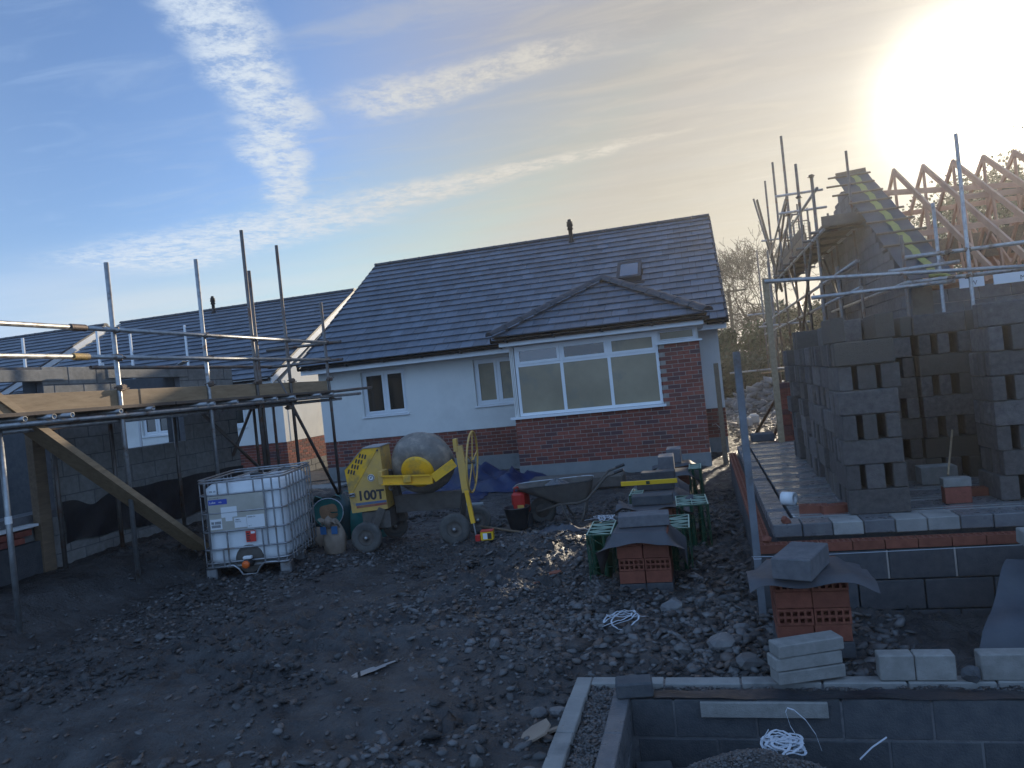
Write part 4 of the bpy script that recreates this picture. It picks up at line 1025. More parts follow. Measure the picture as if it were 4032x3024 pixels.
# gable wall laid block by block, clipped to the rake
st = MB(); cand = []
for r_ in range(25):
    z0_ = r_*.225; y = GF+.002-(.225 if r_ % 2 else 0)
    while y < GB_:
        a, b = max(y, GF+.002), min(y+.44, GB_); zz = min(gz_(a), gz_(b))
        if z0_+.215 < zz-.05 and b-a > .05: cand.append((a, b, z0_))
        elif z0_+.06 < zz-.05 and b-a > .05: cand.append((a, b, z0_, zz-.05-z0_))
        y += .45
cand.sort(key=lambda c: -c[2])
for i, c in enumerate(cand):
    h_ = .215 if len(c) == 3 else min(.215, c[3]); st_ = MB() if i < 290 else st
    st_.cbox(GX_+.05, (c[0]+c[1])/2, c[2]+h_/2, .10, c[1]-c[0], h_, .004)
    if i < 290: st_.build('block', 'block', HC)
st.build('block', 'block', HC, kind='stuff')
MB().prism([(GX_+.104, GF+.05, 0), (GX_+.104, GF+.05, gz_(GF)-.1), (GX_+.104, GR, GZR-.12), (GX_+.104, GB_-.05, gz_(GB_-.05)-.1), (GX_+.104, GB_-.05, 0)], (.1, 0, 0)).build('inner_leaf', 'block_dark', HC)
MB().box(GX_+.3, 12.5, GF+.012, GF+.10, -.2, 2.60).build('front_wall', 'mortar', HC)
fr_ = MB()
for r_ in range(12):
    x = GX_+.302-(.225 if r_ % 2 else 0)
    while x < 8.5:
        a = max(x, GX_+.302); MB().cbox((a+x+.44)/2, GF+.05, r_*.225+.1075, x+.44-a, .102, .215, .004).build('front_block', 'block', HC) if r_ > 7 else fr_.cbox((a+x+.44)/2, GF+.05, r_*.225+.1075, x+.44-a, .102, .215, .004); x += .45
fr_.build('front_block', 'block', HC, kind='stuff')
MB().box(GX_-.02, GX_+.28, GF-.10, GF-.008, 0, 2.75).build('corner_post', 'grimy', HC)
# roof trusses, each one a part
tm = MB(); e0, e1, rg = GF-.45, GB_+1.0, GR; ze_, zr_ = 2.78, 5.66
def ch(p, q, h=.10): tm.beam((0, *p), (0, *q), .038, h)
ch((e0, ze_), (rg, zr_), .12); ch((e1, ze_), (rg, zr_), .12); ch((GF, 2.80), (GB_+.5, 2.80), .12)
s_a = lambda f: (e0+(rg-e0)*f, ze_+(zr_-ze_)*f); s_b = lambda f: (e1+(rg-e1)*f, ze_+(zr_-ze_)*f)
ch((rg, 2.82), (rg, zr_-.06), .09)
for f, g_ in ((.33, .55), (.62, .55), (.62, .98)):
    ch(s_a(f), (GF+(rg-GF)*g_, 2.82), .075); ch(s_b(f), (GB_+.5+(rg-GB_-.5)*g_, 2.82), .075)
tmesh = meshof(tm, 'roof_truss', 'truss_timber')
for k in range(13): link('roof_truss', tmesh, HC, Vector((3.93+.585*k, 0, 0))-oc)
pm = MB().box(-.045, .045, -.004, .004, -.06, .06)
# long braces and binders through the trusses
for (p, q_) in (((3.9, 17.4, 5.10), (8.2, 16.6, 4.55)), ((3.9, 15.6, 3.9), (11.5, 15.7, 4.0)), ((3.9, 19.4, 4.9), (11.5, 19.4, 4.9)), ((3.95, 18.05, 3.5), (11.5, 18.05, 3.5)), ((4.5, 16.3, 2.95), (11.5, 16.3, 2.95)), ((5.2, 16.4, 4.60), (11, 16.1, 4.32))):
    MB().beam(p, q_, .04, .11).build('roof_brace', 'truss_timber', HC)
for k in range(22):
    x_ = 4.6+.33*k+random.uniform(-.1, .1); y_ = random.uniform(18.6, 21.2); MB().beam((x_, y_, 2.9), (x_+random.uniform(-.35, .35), y_+random.uniform(-.8, .8), random.uniform(3.7, 4.5)), .038, .09).build('loose_web_timber', 'truss_timber', HC)
for k, (x, y) in enumerate(((5.0, 15.2), (5.9, 15.9), (6.8, 15.3), (7.7, 16.4), (5.4, 17.1), (6.3, 17.5), (7.2, 18.6), (8.3, 15.6))):
    MB().beam((x, y, 2.9), (x+.25*(-1)**k, y+1.1, 4.35), .038, .09).build('loose_web_timber', 'truss_timber', HC)
MB().beam((4.6, 17.9, 3.7), (7.0, 17.9, 3.85), .03, .55).build('sheet_material', 'timber_dark', HC)
# felted and battened strip beside the gable
Vs = Vector((0, GR-e0, zr_-ze_)); Ls = Vs.length; Vs.normalize(); Ns = Vector((0, -Vs.z, Vs.y))
o_ = Vector((3.30, e0, ze_+.085))
MB().grid(lambda u, v: tuple(o_+Vector((.66*u, 0, 0))+Vs*(Ls*v)+Ns*(.008*math.sin(v*37+u*3)+.006*math.sin(u*9))), 7, 60, True, .004).build('roof_membrane', 'membrane', HC)
MB().grid(lambda u, v: tuple(Vector((3.55, GB_+1.0, ze_+.06))+Vector((.41*u, 0, 0))+Vector((0, -(GB_+1-GR), zr_-ze_))*v), 4, 20, True, .004).build('roof_membrane', 'membrane', HC)
for k in range(10):
    f = .03+k*.104; mb = MB(); c_ = o_+Vs*(Ls*f)+Ns*.03
    xr_ = [.10, .62, .60, .55, .52, .50, .44, .42, .40, .46][k]; xl_ = [.25, .10, -.05, -.02, -.05, -.08, -.10, -.30, -.30, -.16][k]
    mb.obox(c_+Vector(((xr_+.25+xl_)/2, 0, 0)), (1, 0, 0), Vs, Ns, xr_+.25-xl_, .05, .028); mb.build('batten', 'timber_dark', HC)
for k in range(9):
    f = .04+.105*k; a = o_+Vector((.36+.012*(-1)**k, 0, 0))+Vs*(Ls*f)+Ns*.018; MB().ribbon([a, a+Vs*(Ls*.045)+Vector((.02, 0, .004)), a+Vs*(Ls*.088)+Vector((-.015, 0, 0))], .12, .003, Ns).build('lifting_tape', 'yellow_tape', HC)
MB().path([o_+Vector((.28, 0, 0))+Vs*.02+Ns*.03, o_+Vector((.45, 0, 0))-Vs*.05+Ns*.05, o_+Vector((.52, 0, 0))-Vs*.12+Ns*.04, o_+Vector((.44, 0, 0))-Vs*.16+Ns*.02], .035, 6).build('lifting_tape_end', 'yellow_tape', HC)
MB().beam((3.34, GR, zr_+.07), (3.96, GR, zr_+.10), .05, .14).build('ridge_board', 'timber_dark', HC)
# printed white wrap along the eaves
for x0, x1 in ((3.98, 4.32), (4.45, 9.0)):
    fb = MB().box(x0, x1, GF-.48, GF-.455, 2.64, 2.80).build('eaves_wrap', 'upvc', HC)
def text(body, name, m, size, loc, rot, parent=None, ext=.0008, sx=1.0):
    cu = bpy.data.curves.new(name, 'FONT'); cu.body = body; cu.size = size; cu.extrude = ext; cu.offset = .0055 if body == '100T' else 0.0; cu.align_x = 'LEFT'
    me = None; o = bpy.data.objects.new(name, cu); C.objects.link(o)
    dg = bpy.context.evaluated_depsgraph_get(); me = bpy.data.meshes.new_from_object(o.evaluated_get(dg)); bpy.data.objects.remove(o)
    me.materials.clear(); me.materials.append(MATS[m]); o = bpy.data.objects.new(name, me); C.objects.link(o); o.location = loc; o.rotation_euler = rot; o.scale = (sx, 1, 1)
    if parent: o.parent = parent
    return o
for i, x in enumerate((4.12, 4.80, 5.25, 5.9, 6.8)): text('MAN' if i in (1, 3) else 'W', 'printed_text', 'ink_grey', .10, Vector((x, GF-.484, 2.67))-oc, (math.pi/2, 0, 0), HC)

# ------------------------------------------------------------------ scaffolds: every tube, board and fitting a part
def coupler(SC, p, s=.045, key=[]):
    if not key:
        mb = MB().cbox(0, 0, 0, .075, .085, .07, .012); mb.tube((-.03, -.075, .01), (-.03, .07, .01), .008, 6); mb.tube((.035, -.06, -.02), (.035, .085, -.02), .008, 6); mb.cbox(.0, .06, .0, .05, .03, .04, .006); key.append(meshof(mb, 'coupler', 'coupler'))
    link('coupler', key[0], SC, Vector(p)-parent_world(SC), (random.uniform(-.3, .3), random.uniform(-.3, .3), random.uniform(0, 3)))
SR = .0262
SCL = thing('scaffold', 'galvanised tube scaffold with timber toe boards in front of the grey blockwork', 'scaffold', (-6.3, 8.7, 0))
def up_(SC, x, y, z0, z1, m='galv', lean=0.0, r=SR): MB().pipe((x, y, z0), (x+lean, y, z1), r).build('upright', m, SC)
XS = -6.30
# poles: (y, base, top)
for y, zt_ in ((7.10, 3.71), (8.68, 3.96), (9.80, 4.54), (10.73, 4.46), (12.0, 3.65)):
    up_(SCL, XS, y, gz(XS, y)-.05, zt_, 'galv' if y < 9.7 else 'galv_rust')
up_(SCL, -6.33, 5.60, gz(-6.3, 5.60)-.05, 1.98)
MB().tube((-6.33, 5.60, 1.08), (-6.33, 5.60, 1.15), SR+.004, 12).build('tape_band', 'label_white', SCL)
up_(SCL, XS-.05, 9.97, .1, 3.97, 'galv_rust')
for y, zt_ in ((8.10, 2.0), (9.3, 2.02), (7.2, 2.0), (11.3, 2.1), (11.9, 2.1)): up_(SCL, -7.38, y, .2, zt_, 'galv_rust')
Y0, Y1 = 3.9, 12.2
for z, x in ((2.947, XS+.045), (2.64, XS+.045)):
    MB().pipe((x, Y0, z+.0), (x, 6.55, z), SR).build('guard_rail', 'galv', SCL); MB().pipe((x, 6.57, z), (x, Y1-.05, z-.01), SR).build('guard_rail', 'galv', SCL)
    MB().tube((x, 6.46, z), (x, 6.66, z), SR+.011, 10).build('sleeve_coupler', 'coupler' if z > 2.8 else 'yellow_dusty', SCL)
MB().pipe((XS+.047, 3.9, 1.985), (XS+.047, 13.1, 2.0), SR).build('ledger', 'galv', SCL); MB().pipe((XS-.06, 4.2, 1.93), (XS-.06, 12.5, 1.94), SR).build('ledger', 'galv', SCL)
MB().pipe((-7.36, 3.9, 1.98), (-7.36, 12.6, 1.99), SR).build('ledger', 'galv_rust', SCL)
MB().pipe((XS+.05, 11.2, 2.06), (XS+.05, 13.6, 2.10), SR).build('guard_rail', 'galv_rust', SCL)
for z in (2.93, 2.62): MB().pipe((-7.45, 12.0, z), (XS+.30, 12.02, z), SR).build('guard_rail', 'galv_rust', SCL); MB().pipe((-7.40, 7.9, z+.02), (-7.40, 12.1, z+.01), SR).build('guard_rail', 'galv_rust', SCL) if z < 2.8 else None
for i, y in enumerate((5.75, 6.04, 6.22, 6.96, 7.42, 8.35, 8.60, 9.05, 9.60, 10.1, 10.55, 11.3, 11.9)):
    MB().pipe((-7.55, y, 2.036), (XS+.12+.04*(i % 3), y, 2.036), SR).build('transom', 'galv', SCL)
# toe boards and decking
MB().cbox(XS-.035, 6.42, 2.172, .036, 1.98, .215, .004).build('toe_board', 'timber', SCL)
MB().cbox(XS-.035, 8.62, 2.172, .036, 2.36, .215, .004).build('toe_board', 'timber', SCL)
MB().cbox(XS-.035, 10.90, 2.17, .036, 2.15, .21, .004).build('toe_board', 'timber', SCL)
for k in range(5):
    for (a, b) in ((4.0, 7.9), (7.92, 12.0)): MB().cbox(-7.36+.12+k*.228, (a+b)/2, 2.082, .222, b-a, .038, .004).build('scaffold_board', 'board_deck', SCL)
for y in (7.10, 8.68, 9.80, 10.73, 12.0):
    for z in (2.947, 2.64, 1.99, 2.30): coupler(SCL, (XS+.02, y+.01, z))
# diagonal tubes
MB().pipe((XS-.02, 10.42, 2.34), (-6.42, 12.15, .25), SR).build('brace', 'galv_rust', SCL); coupler(SCL, (XS, 10.62, 1.88))
MB().pipe((-7.42, 9.9, 2.0), (-6.9, 11.6, .2), SR).build('brace', 'galv_rust', SCL)
MB().pipe((-7.38, 10.6, 1.2), (-7.38, 11.3, 2.0), SR).build('brace', 'galv_rust', SCL)
# big timber shore laid across
tag(MB().beam((-6.41, 5.35, 2.46), (-6.25, 8.36, .08), .075, .19, (1, 0, .2)).build('timber_shore', 'timber'), 'long timber plank leaning down from the scaffold to the mud behind the tank', 'plank')

# ------------------------------------------------------------------ blockwork shell on the left
LB = thing('unfinished_building', 'grey block shell of a new bungalow with concrete lintels over its openings', 'house shell', (-7.7, 8, 0)); ol = parent_world(LB)
LX, LY0, LY1, LZ = -7.60, 4.6, 11.12, 2.68
hol = [(5.5, 7.36, .98, 2.52), (8.62, 9.80, 1.56, 2.53)]
def inhole(a, b, z0_, z1_): return any(a < h[1]-.02 and b > h[0]+.02 and z0_ < h[3]-.02 and z1_ > h[2]+.02 for h in hol)
for r_ in range(12):
    z0_ = LZ-.225*(r_+1)+.10*0; y = LY0-(.225 if r_ % 2 else 0)
    while y < LY1-.02:
        a, b = max(y, LY0), min(y+.44, LY1)
        segs_ = [(a, b)]
        for h in hol:
            if z0_ < h[3]-.03 and z0_+.215 > h[2]+.03:
                ns = []
                for s0, s1 in segs_:
                    if s0 < h[0]: ns.append((s0, min(s1, h[0])))
                    if s1 > h[1]: ns.append((max(s0, h[1]), s1))
                segs_ = ns
        for s0, s1 in segs_:
            if s1-s0 > .05: MB().cbox(LX-.05, (s0+s1)/2, z0_+.1075, .10, s1-s0-.003, .215, .004).build('block', 'block_new', LB)
        y += .45
for y0_, y1_, z_ in ((5.2, 7.66, 2.515), (8.38, 9.98, 2.525)):
    MB().cbox(LX-.035, (y0_+y1_)/2, z_+.052, .10, y1_-y0_, .135, .004).build('lintel', 'concrete', LB)
mj = MB()
for a, b, c, d in ((LY0, 5.5, -.1, LZ-.012), (7.36, 8.62, -.1, LZ-.012), (9.80, LY1-.004, -.1, LZ-.012)): mj.box(LX-.096, LX-.005, a, b, c, d)
for h in hol: mj.box(LX-.096, LX-.005, h[0], h[1], -.1, h[2]-.02); mj.box(LX-.096, LX-.005, h[0], h[1], h[3]+.02, LZ-.012)
mj.build('mortar_joint', 'block', LB, kind='stuff')
iw = MB(); yb_, xf = LY1-.02, LX-.112
for a, b, c, d in ((LY0, 5.5, -.1, LZ-.04), (7.36, 8.62, -.1, LZ-.04), (9.80, yb_, -.1, LZ-.04)): iw.box(xf-.19, xf, a, b, c, d)
for h in hol: iw.box(xf-.19, xf, h[0], h[1], -.1, h[2]-.02); iw.box(xf-.19, xf, h[0], h[1], h[3]+.02, LZ-.04)
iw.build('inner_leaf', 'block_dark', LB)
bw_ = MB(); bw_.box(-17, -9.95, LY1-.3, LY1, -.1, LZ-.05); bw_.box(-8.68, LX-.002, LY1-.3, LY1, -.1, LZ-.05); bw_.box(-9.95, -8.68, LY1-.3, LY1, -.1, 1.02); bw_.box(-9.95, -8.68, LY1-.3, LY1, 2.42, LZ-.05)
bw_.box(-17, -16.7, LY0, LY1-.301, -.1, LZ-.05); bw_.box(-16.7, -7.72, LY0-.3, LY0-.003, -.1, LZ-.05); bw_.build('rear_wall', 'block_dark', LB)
MB().box(-9.1, -8.7, LY1+.6, LY1+.62, .3, 2.3).build('partition', 'block_dark', LB)
for i, (x, y, zt_) in enumerate(((-10.0, 9.40, 3.36), (-10, 10.95, 2.98), (-10.0, 11.49-.6, 3.56), (-9.6, 11.2, 3.45), (-10.0, 13.2, 3.75))):
    MB().box(x-.02, x+.02, y-.012, y+.012, 1.8 if y < 11.1 else .2, zt_).build('profile_bar', 'upvc', LB)
for y in (6.55, 9.05+.75): MB().add([(LX+.02, y-.07, LZ+.005), (LX+.02, y+.07, LZ+.005), (LX+.12, y+.09, LZ+.05), (LX+.12, y-.05, LZ+.05), (LX+.02, y-.07, LZ+.015), (LX+.02, y+.07, LZ+.015), (LX+.12, y+.09, LZ+.06), (LX+.12, y-.05, LZ+.06)], [(3, 2, 1, 0), (4, 5, 6, 7), (0, 1, 5, 4), (1, 2, 6, 5), (2, 3, 7, 6), (3, 0, 4, 7)]).build('wall_strap', 'galv', LB)
# damp proof membrane hanging along the foot of the wall
def dpcf(u, v):
    y = 7.45+3.7*u; top = 1.03-.03*u+.008*math.sin(u*30)-.10*math.exp(-((u-.12)/.05)**2)
    bot = .46+.07*math.sin(u*5+1)*(1-u)+.015*math.sin(u*31); return (LX+.012+.022*v*(1+.8*math.sin(u*37+v*4)), y, top+(bot-top)*v)
MB().grid(dpcf, 90, 12, True, 0).build('damp_proof_membrane', 'dpc', LB)
for k in range(5): link('brick', brick_me(.215, along='y'), LB, Vector((LX+.055, 5.9+.225*k, .78))-ol); link('brick', brick_me(.215, along='y'), LB, Vector((LX+.055, 5.8+.225*k, .705))-ol)
MB().box(LX+.004, LX+.13, 5.4, 6.98, .835, .865).build('door_threshold', 'upvc', LB)
MB().cbox(LX+.06, 6.2, .45, .10, 1.7, .42, .004).build('plinth_wall', 'block_dark', LB)
MB().box(-7.56, -7.46, 7.0, 7.16, .1, 2.0).build('door_post', 'timber_dark', LB)

# right hand scaffold round the gable and along the front
SCR = thing('scaffold', 'tall tube scaffold with a boarded platform against the block gable on the right', 'scaffold', (2.6, 18, 0)); X6 = 2.60
for i, (y, zt_) in enumerate(((25.5, 7.51), (23.0, 7.46), (20.6, 7.51), (18.6, 6.27), (16.6, 5.47), (31.0, 6.1), (26.9, 5.5), (14.8, 3.4))):
    up_(SCR, X6, y, -.05, zt_, 'galv_rust', r=SR*1.25)
for (x, y, zt_) in ((3.25, 20.6, 4.3), (3.3, 16.6, 5.9), (3.3, 18.6, 4.4), (3.28, 13.1, 3.6), (2.2, 14.2, 3.1), (3.05, 15.2, 3.3), (2.62, 27.5, 5.2), (3.35, 19.6, 5.2), (2.62, 29, 2.6)):
    up_(SCR, x, y, -.05, zt_, 'galv_rust')
up_(SCR, 3.97, 12.4, -.05, 4.88, 'galv', r=.027); up_(SCR, 3.72, 12.9, -.05, 4.0, 'galv', r=.026); up_(SCR, 6.2, 12.4, -.05, 4.9, 'galv')
MB().cbox(1.12, 12.4, 1.56, .09, .09, 3.12, .004).build('timber_post', 'timber', SCR)
for p, q_ in (((1.10, 12.35, 3.07), (5.6, 12.35, 2.75)), ((1.76, 12.36, 2.73), (3.75, 12.36, 2.73)), ((3.14, 12.45, 3.17), (7, 12.45, 3.18)), ((3.0, 12.9, 3.03), (4.0, 12.9, 3.05)), ((3.1, 12.5, 2.79), (7, 12.5, 2.80)),
              ((X6, 13.0, 3.28), (X6, 31.5, 3.20)), ((X6, 13.0, 2.84), (X6, 31.2, 2.78)), ((X6, 24.9, 1.5), (.9, 24.9, 1.5)), ((3.3, 13.0, 2.84), (3.3, 20, 2.84)), ((2.3, 20.5, 5.97), (3.45, 20.5, 5.97)), ((2.35, 20.5, 5.52), (3.5, 20.5, 5.52)),
              ((2.3, 25.4, 5.6), (3.4, 25.4, 5.6)), ((X6, 15.8, 4.26), (X6, 25.8, 4.26)), ((3.3, 16.3, 4.3), (3.3, 22, 4.3)), ((X6-.06, 20.5, 5.85), (X6-.06, 25.6, 5.1)), ((X6+.06, 20.5, 5.45), (X6+.06, 25.6, 5.05)), ((X6+.05, 16.4, 5.2), (X6+.05, 20.7, 5.2)), ((2.0, 31, 3.6), (3.5, 31, 3.6)), ((2.0, 26, 2.9), (3.6, 26, 2.9))):
    MB().pipe(p, q_, SR*1.2).build('guard_rail', 'galv', SCR)
for p, q_ in (((X6, 20.6, 6.0), (X6, 25.5, 4.3)), ((X6, 20.5, 5.5), (X6, 25.5, 3.9)), ((X6+.05, 16.7, .4), (X6+.05, 22.8, 4.6)), ((X6-.05, 23.5, .2), (X6-.05, 17, 4.2)), ((2.2, 25.5, 7.0), (2.75, 25.5, 4.0)), ((1.42, 17.82, 0), (2.55, 19.4, 2.4)), ((1.60, 17.9, .0), (2.1, 18.6, 1.6)), ((1.0, 18.3, .0), (2.2, 17.6, 1.9)), ((3.3, 16.6, 1.2), (3.3, 20.5, 4.2))):
    MB().pipe(p, q_, SR*1.2).build('brace', 'galv_rust', SCR)
MB().beam((2.28, 25.3, 6.9), (2.75, 25.2, 3.9), .05, .20, (0, 1, 0)).build('leaning_board', 'timber_dark', SCR)
for k in range(5):
    for a, b in ((16.0, 20.0), (20.02, 25.9)): MB().cbox(2.66+k*.155, (a+b)/2, 4.34+(.0 if a < 19 else .04), .148, b-a, .045, .004).build('scaffold_board', 'board_deck', SCR)
for y in (16.2, 17.3, 18.4, 19.8, 21.2, 22.6, 24.0, 25.4): MB().pipe((2.4, y, 4.28), (3.40, y, 4.28), SR*1.2).build('transom', 'galv_rust', SCR); 
MB().cbox(3.0, 15.97, 4.44, .80, .04, .20, .003).build('toe_board', 'board_deck', SCR); MB().cbox(2.62, 22, 4.50, .038, 7.4, .22, .003).build('toe_board', 'timber_dark', SCR); MB().cbox(2.62, 21.6, 4.73, .038, 6.2, .22, .003).build('toe_board', 'board_deck', SCR)  # upper outer board is added to block stray low sun from the foreground
for y in (25.5, 23.0, 20.6, 18.6, 16.6):
    for z in (3.26, 2.82, 4.3, 5.5): coupler(SCR, (X6, y, z))
for x in (3.97, 3.72): coupler(SCR, (x, 12.42, 3.17)); coupler(SCR, (x, 12.42, 2.78))
# wire panel gate on the platform
mb = MB(); y_ = 20.9; gx0, gx1, gz0, gz1 = 2.55, 3.12, 4.62, 5.32
mb.path([(gx0, y_, gz0), (gx0, y_, gz1-.06), (gx0+.05, y_, gz1), (gx1-.05, y_, gz1), (gx1, y_, gz1-.06), (gx1, y_, gz0)], .016, 6)
mb.tube((gx0, y_, (gz0+gz1)/2-.1), (gx1, y_, (gz0+gz1)/2-.1), .013, 6)
for k in range(1, 9): mb.tube((gx0+(gx1-gx0)*k/9, y_, gz0), (gx0+(gx1-gx0)*k/9, y_, gz1), .004, 4); mb.tube((gx0, y_, gz0+(gz1-gz0)*k/9), (gx1, y_, gz0+(gz1-gz0)*k/9), .004, 4)
mb.build('mesh_gate', 'galv_rust', SCR)
for (x, y, z0_, z1_) in ((3.0, 24, 4.45, 6.3), (3.12, 24, 4.45, 5.9), (3.28, 24, 4.45, 6.35), (2.92, 24.5, 4.45, 5.7), (3.18, 21.5, 4.4, 5.75)): MB().pipe((x, y, z0_), (x, y, z1_), SR).build('upright', 'galv_rust', SCR)
MB().pipe((2.85, 24, 6.05), (3.35, 24, 6.05), SR).build('guard_rail', 'galv_rust', SCR); MB().pipe((2.85, 24, 5.3), (3.35, 24, 5.3), SR).build('guard_rail', 'galv_rust', SCR)
MB().cbox(2.66, 27.5, 2.42, .04, 1.8, .22, .003).build('toe_board', 'timber', SCR)
MB().cbox(2.3, 24.9, 1.40, .9, .22, .04, .003).build('scaffold_board', 'timber', SCR)

# upright level staff and the grey post
tag(MB().cbox(.28, 14.06, .93, .085, .03, 1.90, .004).build('marker_post', 'timber_dark'), 'thin upright weathered timber post against the end of the bungalow', 'post')
GP = thing('profile_post', 'tall blue-grey square post standing at the corner of the unfinished floor', 'post', (.27, 5.82, 0))
MB().cbox(0, 0, .97, .052, .045, 1.98, .003).build('post', 'post_grey', GP, off=L0); MB().cbox(0, 0, .42, .056, .049, .006, .002).build('string_line', 'white_strap', GP, off=L0); MB().path([(-.04, -.03, .44), (.2, -.04, .435), (3.2, -.04, .46)], .0022, 4).build('string_line', 'white_strap', GP, off=L0)
# second brick pile in front, right of the post
t, z = brick_pile(.53, 5.18, .0, 4, 'red brick pile before the dark footing wall, with a block on top')
sheet('membrane_sheet', 'membrane', .53, 5.12, z+.012, .74, .60, .45, 'dark membrane covering the brick pile before the footing wall', 'membrane', 22, amp=.02, grp=gS)
loose('loose_block', 'block', (.49, 4.98, z+.082), (.235, .42, .13), (.02, 0, -.40), 'slanted grey block on top of the pile before the footing wall', 'block')
# big sheet draped at the right edge
bs_ = MB().grid(lambda u, v: (1.40+.42*v*(1-u*.2)+1.3*u, 5.20+.35*v-.25*u*(1-v)-.3*(1-v), -.02+.56*(v**.9)*(.75+.25*u)+.035*math.sin(u*11+v*3)+.03*math.sin(v*9-u*5)), 40, 30, True, .003).build('black_sheet', 'black_sheet')
tag(bs_, 'large blue-black sheet draped over a heap at the right edge', 'sheet')
loose('loose_block', 'block_new', (2.10, 5.42, .575), (.44, .215, .10), (.1, 0, .10), 'pale block holding down the big dark sheet', 'block')
t = tag(MB().rock((2.3, 5.45, .18), .38, 3, .8).build('covered_heap', 'block_dark'), 'heap hidden beneath the large dark sheet', 'heap')

# ================================================================== water tank in its steel cage
TK = thing('caged_water_tank', 'white plastic water tank in a galvanised cage on its pallet', 'water tank', (-5.765, 7.53, gz(-5.4, 7.7)+.01), R(14))
def tk(mb, name, m, **k): return mb.build(name, m, TK, off=L0, **k)
def rbox(mb, x0, x1, y0, y1, z0, z1, r, nz=5):      # rounded upright box
    prof = [(z0, r*.6), (z0+r*.35, r*.12), (z0+r*.8, 0), (z1-r*.8, 0), (z1-r*.35, r*.12), (z1, r*.6)]; K = 7; vs = []
    for z, ins in prof:
        for cx_, cy2, a0 in ((x1-r, y1-r, 0), (x0+r, y1-r, 90), (x0+r, y0+r, 180), (x1-r, y0+r, 270)):
            for k in range(K): a = R(a0+90*k/(K-1)); rr = r-ins; vs.append((cx_+rr*math.cos(a), cy2+rr*math.sin(a), z))
    n = 4*K; fs = [(j*n+k, j*n+(k+1) % n, (j+1)*n+(k+1) % n, (j+1)*n+k) for j in range(len(prof)-1) for k in range(n)]+[tuple(range(n))[::-1], tuple((len(prof)-1)*n+k for k in range(n))]
    return mb.add(vs, fs, True)
W_, D_, H_ = 1.0, 1.2, 1.15
bt = rbox(MB(), .035, .965, .035, 1.165, .15, 1.09, .12)
bot = tk(bt, 'bottle', 'hdpe')
MB().lathe([(0, .0), (.0, .08), (.05, .08), (.05, 0)], (.5, .6, 1.085), (0, 0, 1), 18).build('filler_cap', 'black_plastic', bot, off=L0)
MB().lathe([(-.006, .0), (-.006, .15), (0.0, .165), (.012, .165)], (.52, .034, .20), (0, 1, 0), 24).build('stained_valve_recess', 'grimy', bot, off=L0)
va = tk(MB().lathe([(-.14, 0), (-.14, .045), (-.12, .05), (-.03, .05), (-.02, .06), (0, .06)], (.52, .03, .17), (0, 1, 0), 18), 'valve', 'black_plastic')
MB().lathe([(-.165, 0), (-.165, .040), (-.14, .046), (-.14, 0)], (.52, .03, .165), (0, 1, 0), 18).build('valve_cap', 'orange_plastic', va, off=L0)
MB().cbox(.53, -.06, .235, .10, .06, .035, .008).build('valve_handle', 'label_white', va, off=L0)
# cage tubes: horizontal hoops and uprights
zs = [.19, .345, .55, .765, .975]
def hoop(z, g=.0, r=.0115):
    rc = .09; pts = []
    for cx_, cy2, a0 in ((1-rc, rc, 270), (1-rc, D_-rc, 0), (rc, D_-rc, 90), (rc, rc, 180)):
        for k in range(6): a = R(a0+90*k/5); pts.append((cx_+(rc+g)*math.cos(a), cy2+(rc+g)*math.sin(a), z))
    return MB().path(pts, r, 6, closed=True)
for z in zs: tk(hoop(z), 'cage_hoop', 'steel_cage')
tk(hoop(1.125, 0, .013), 'top_rail', 'steel_cage'); tk(hoop(1.155, .004, .010), 'top_rail', 'steel_cage')
ups = [(.10, 0, .14, 1.12), (.30, 0, .14, .55), (.24, 0, .97, 1.12), (.36, 0, .97, 1.12), (.66, 0, .975, 1.12), (.77, 0, .345, 1.12), (.71, 0, .14, .55), (.87, 0, .14, 1.12), (.955, .03, .14, 1.12), (.24, 0, .14, .35), (.10, 0, .35, 1.1)]
for x, y, a, b in ups: tk(MB().tube((x, y-.012, a), (x, y-.012, b), .0105, 6), 'cage_bar', 'steel_cage')
for k in range(9): y = .10+k*.125; tk(MB().tube((1.012, y, .14), (1.012, y, 1.12), .0105, 6), 'cage_bar', 'steel_cage'); tk(MB().tube((-.012, y, .14), (-.012, y, 1.12), .008, 6), 'cage_bar', 'steel_cage')
for k in range(7): x = .12+k*.125; tk(MB().tube((x, D_+.012, .14), (x, D_+.012, 1.12), .008, 6), 'cage_bar', 'steel_cage')
for x in (.33, .66): tk(MB().tube((x, 0, 1.128), (x, D_, 1.128), .011, 6), 'top_bar', 'steel_cage')
# pallet
for x in (.07, .93):
    for y in (.07, .6, 1.13): tk(MB().cbox(x, y, .065, .13, .13, .13, .012), 'pallet_foot', 'steel_cage')
tk(MB().path([(.02, -.005, .135), (.34, -.005, .15), (.40, -.005, .10), (.44, -.005, .03), (.60, -.005, .03), (.64, -.005, .10), (.70, -.005, .15), (.98, -.005, .135)], .013, 6), 'pallet_rail', 'steel_cage')
tk(MB().box(.02, .98, .02, 1.18, .125, .148), 'pallet_deck', 'galv'); 
for x in (.07, .93): tk(MB().box(x-.06, x+.06, .0, 1.2, .0, .012), 'pallet_skid', 'galv')
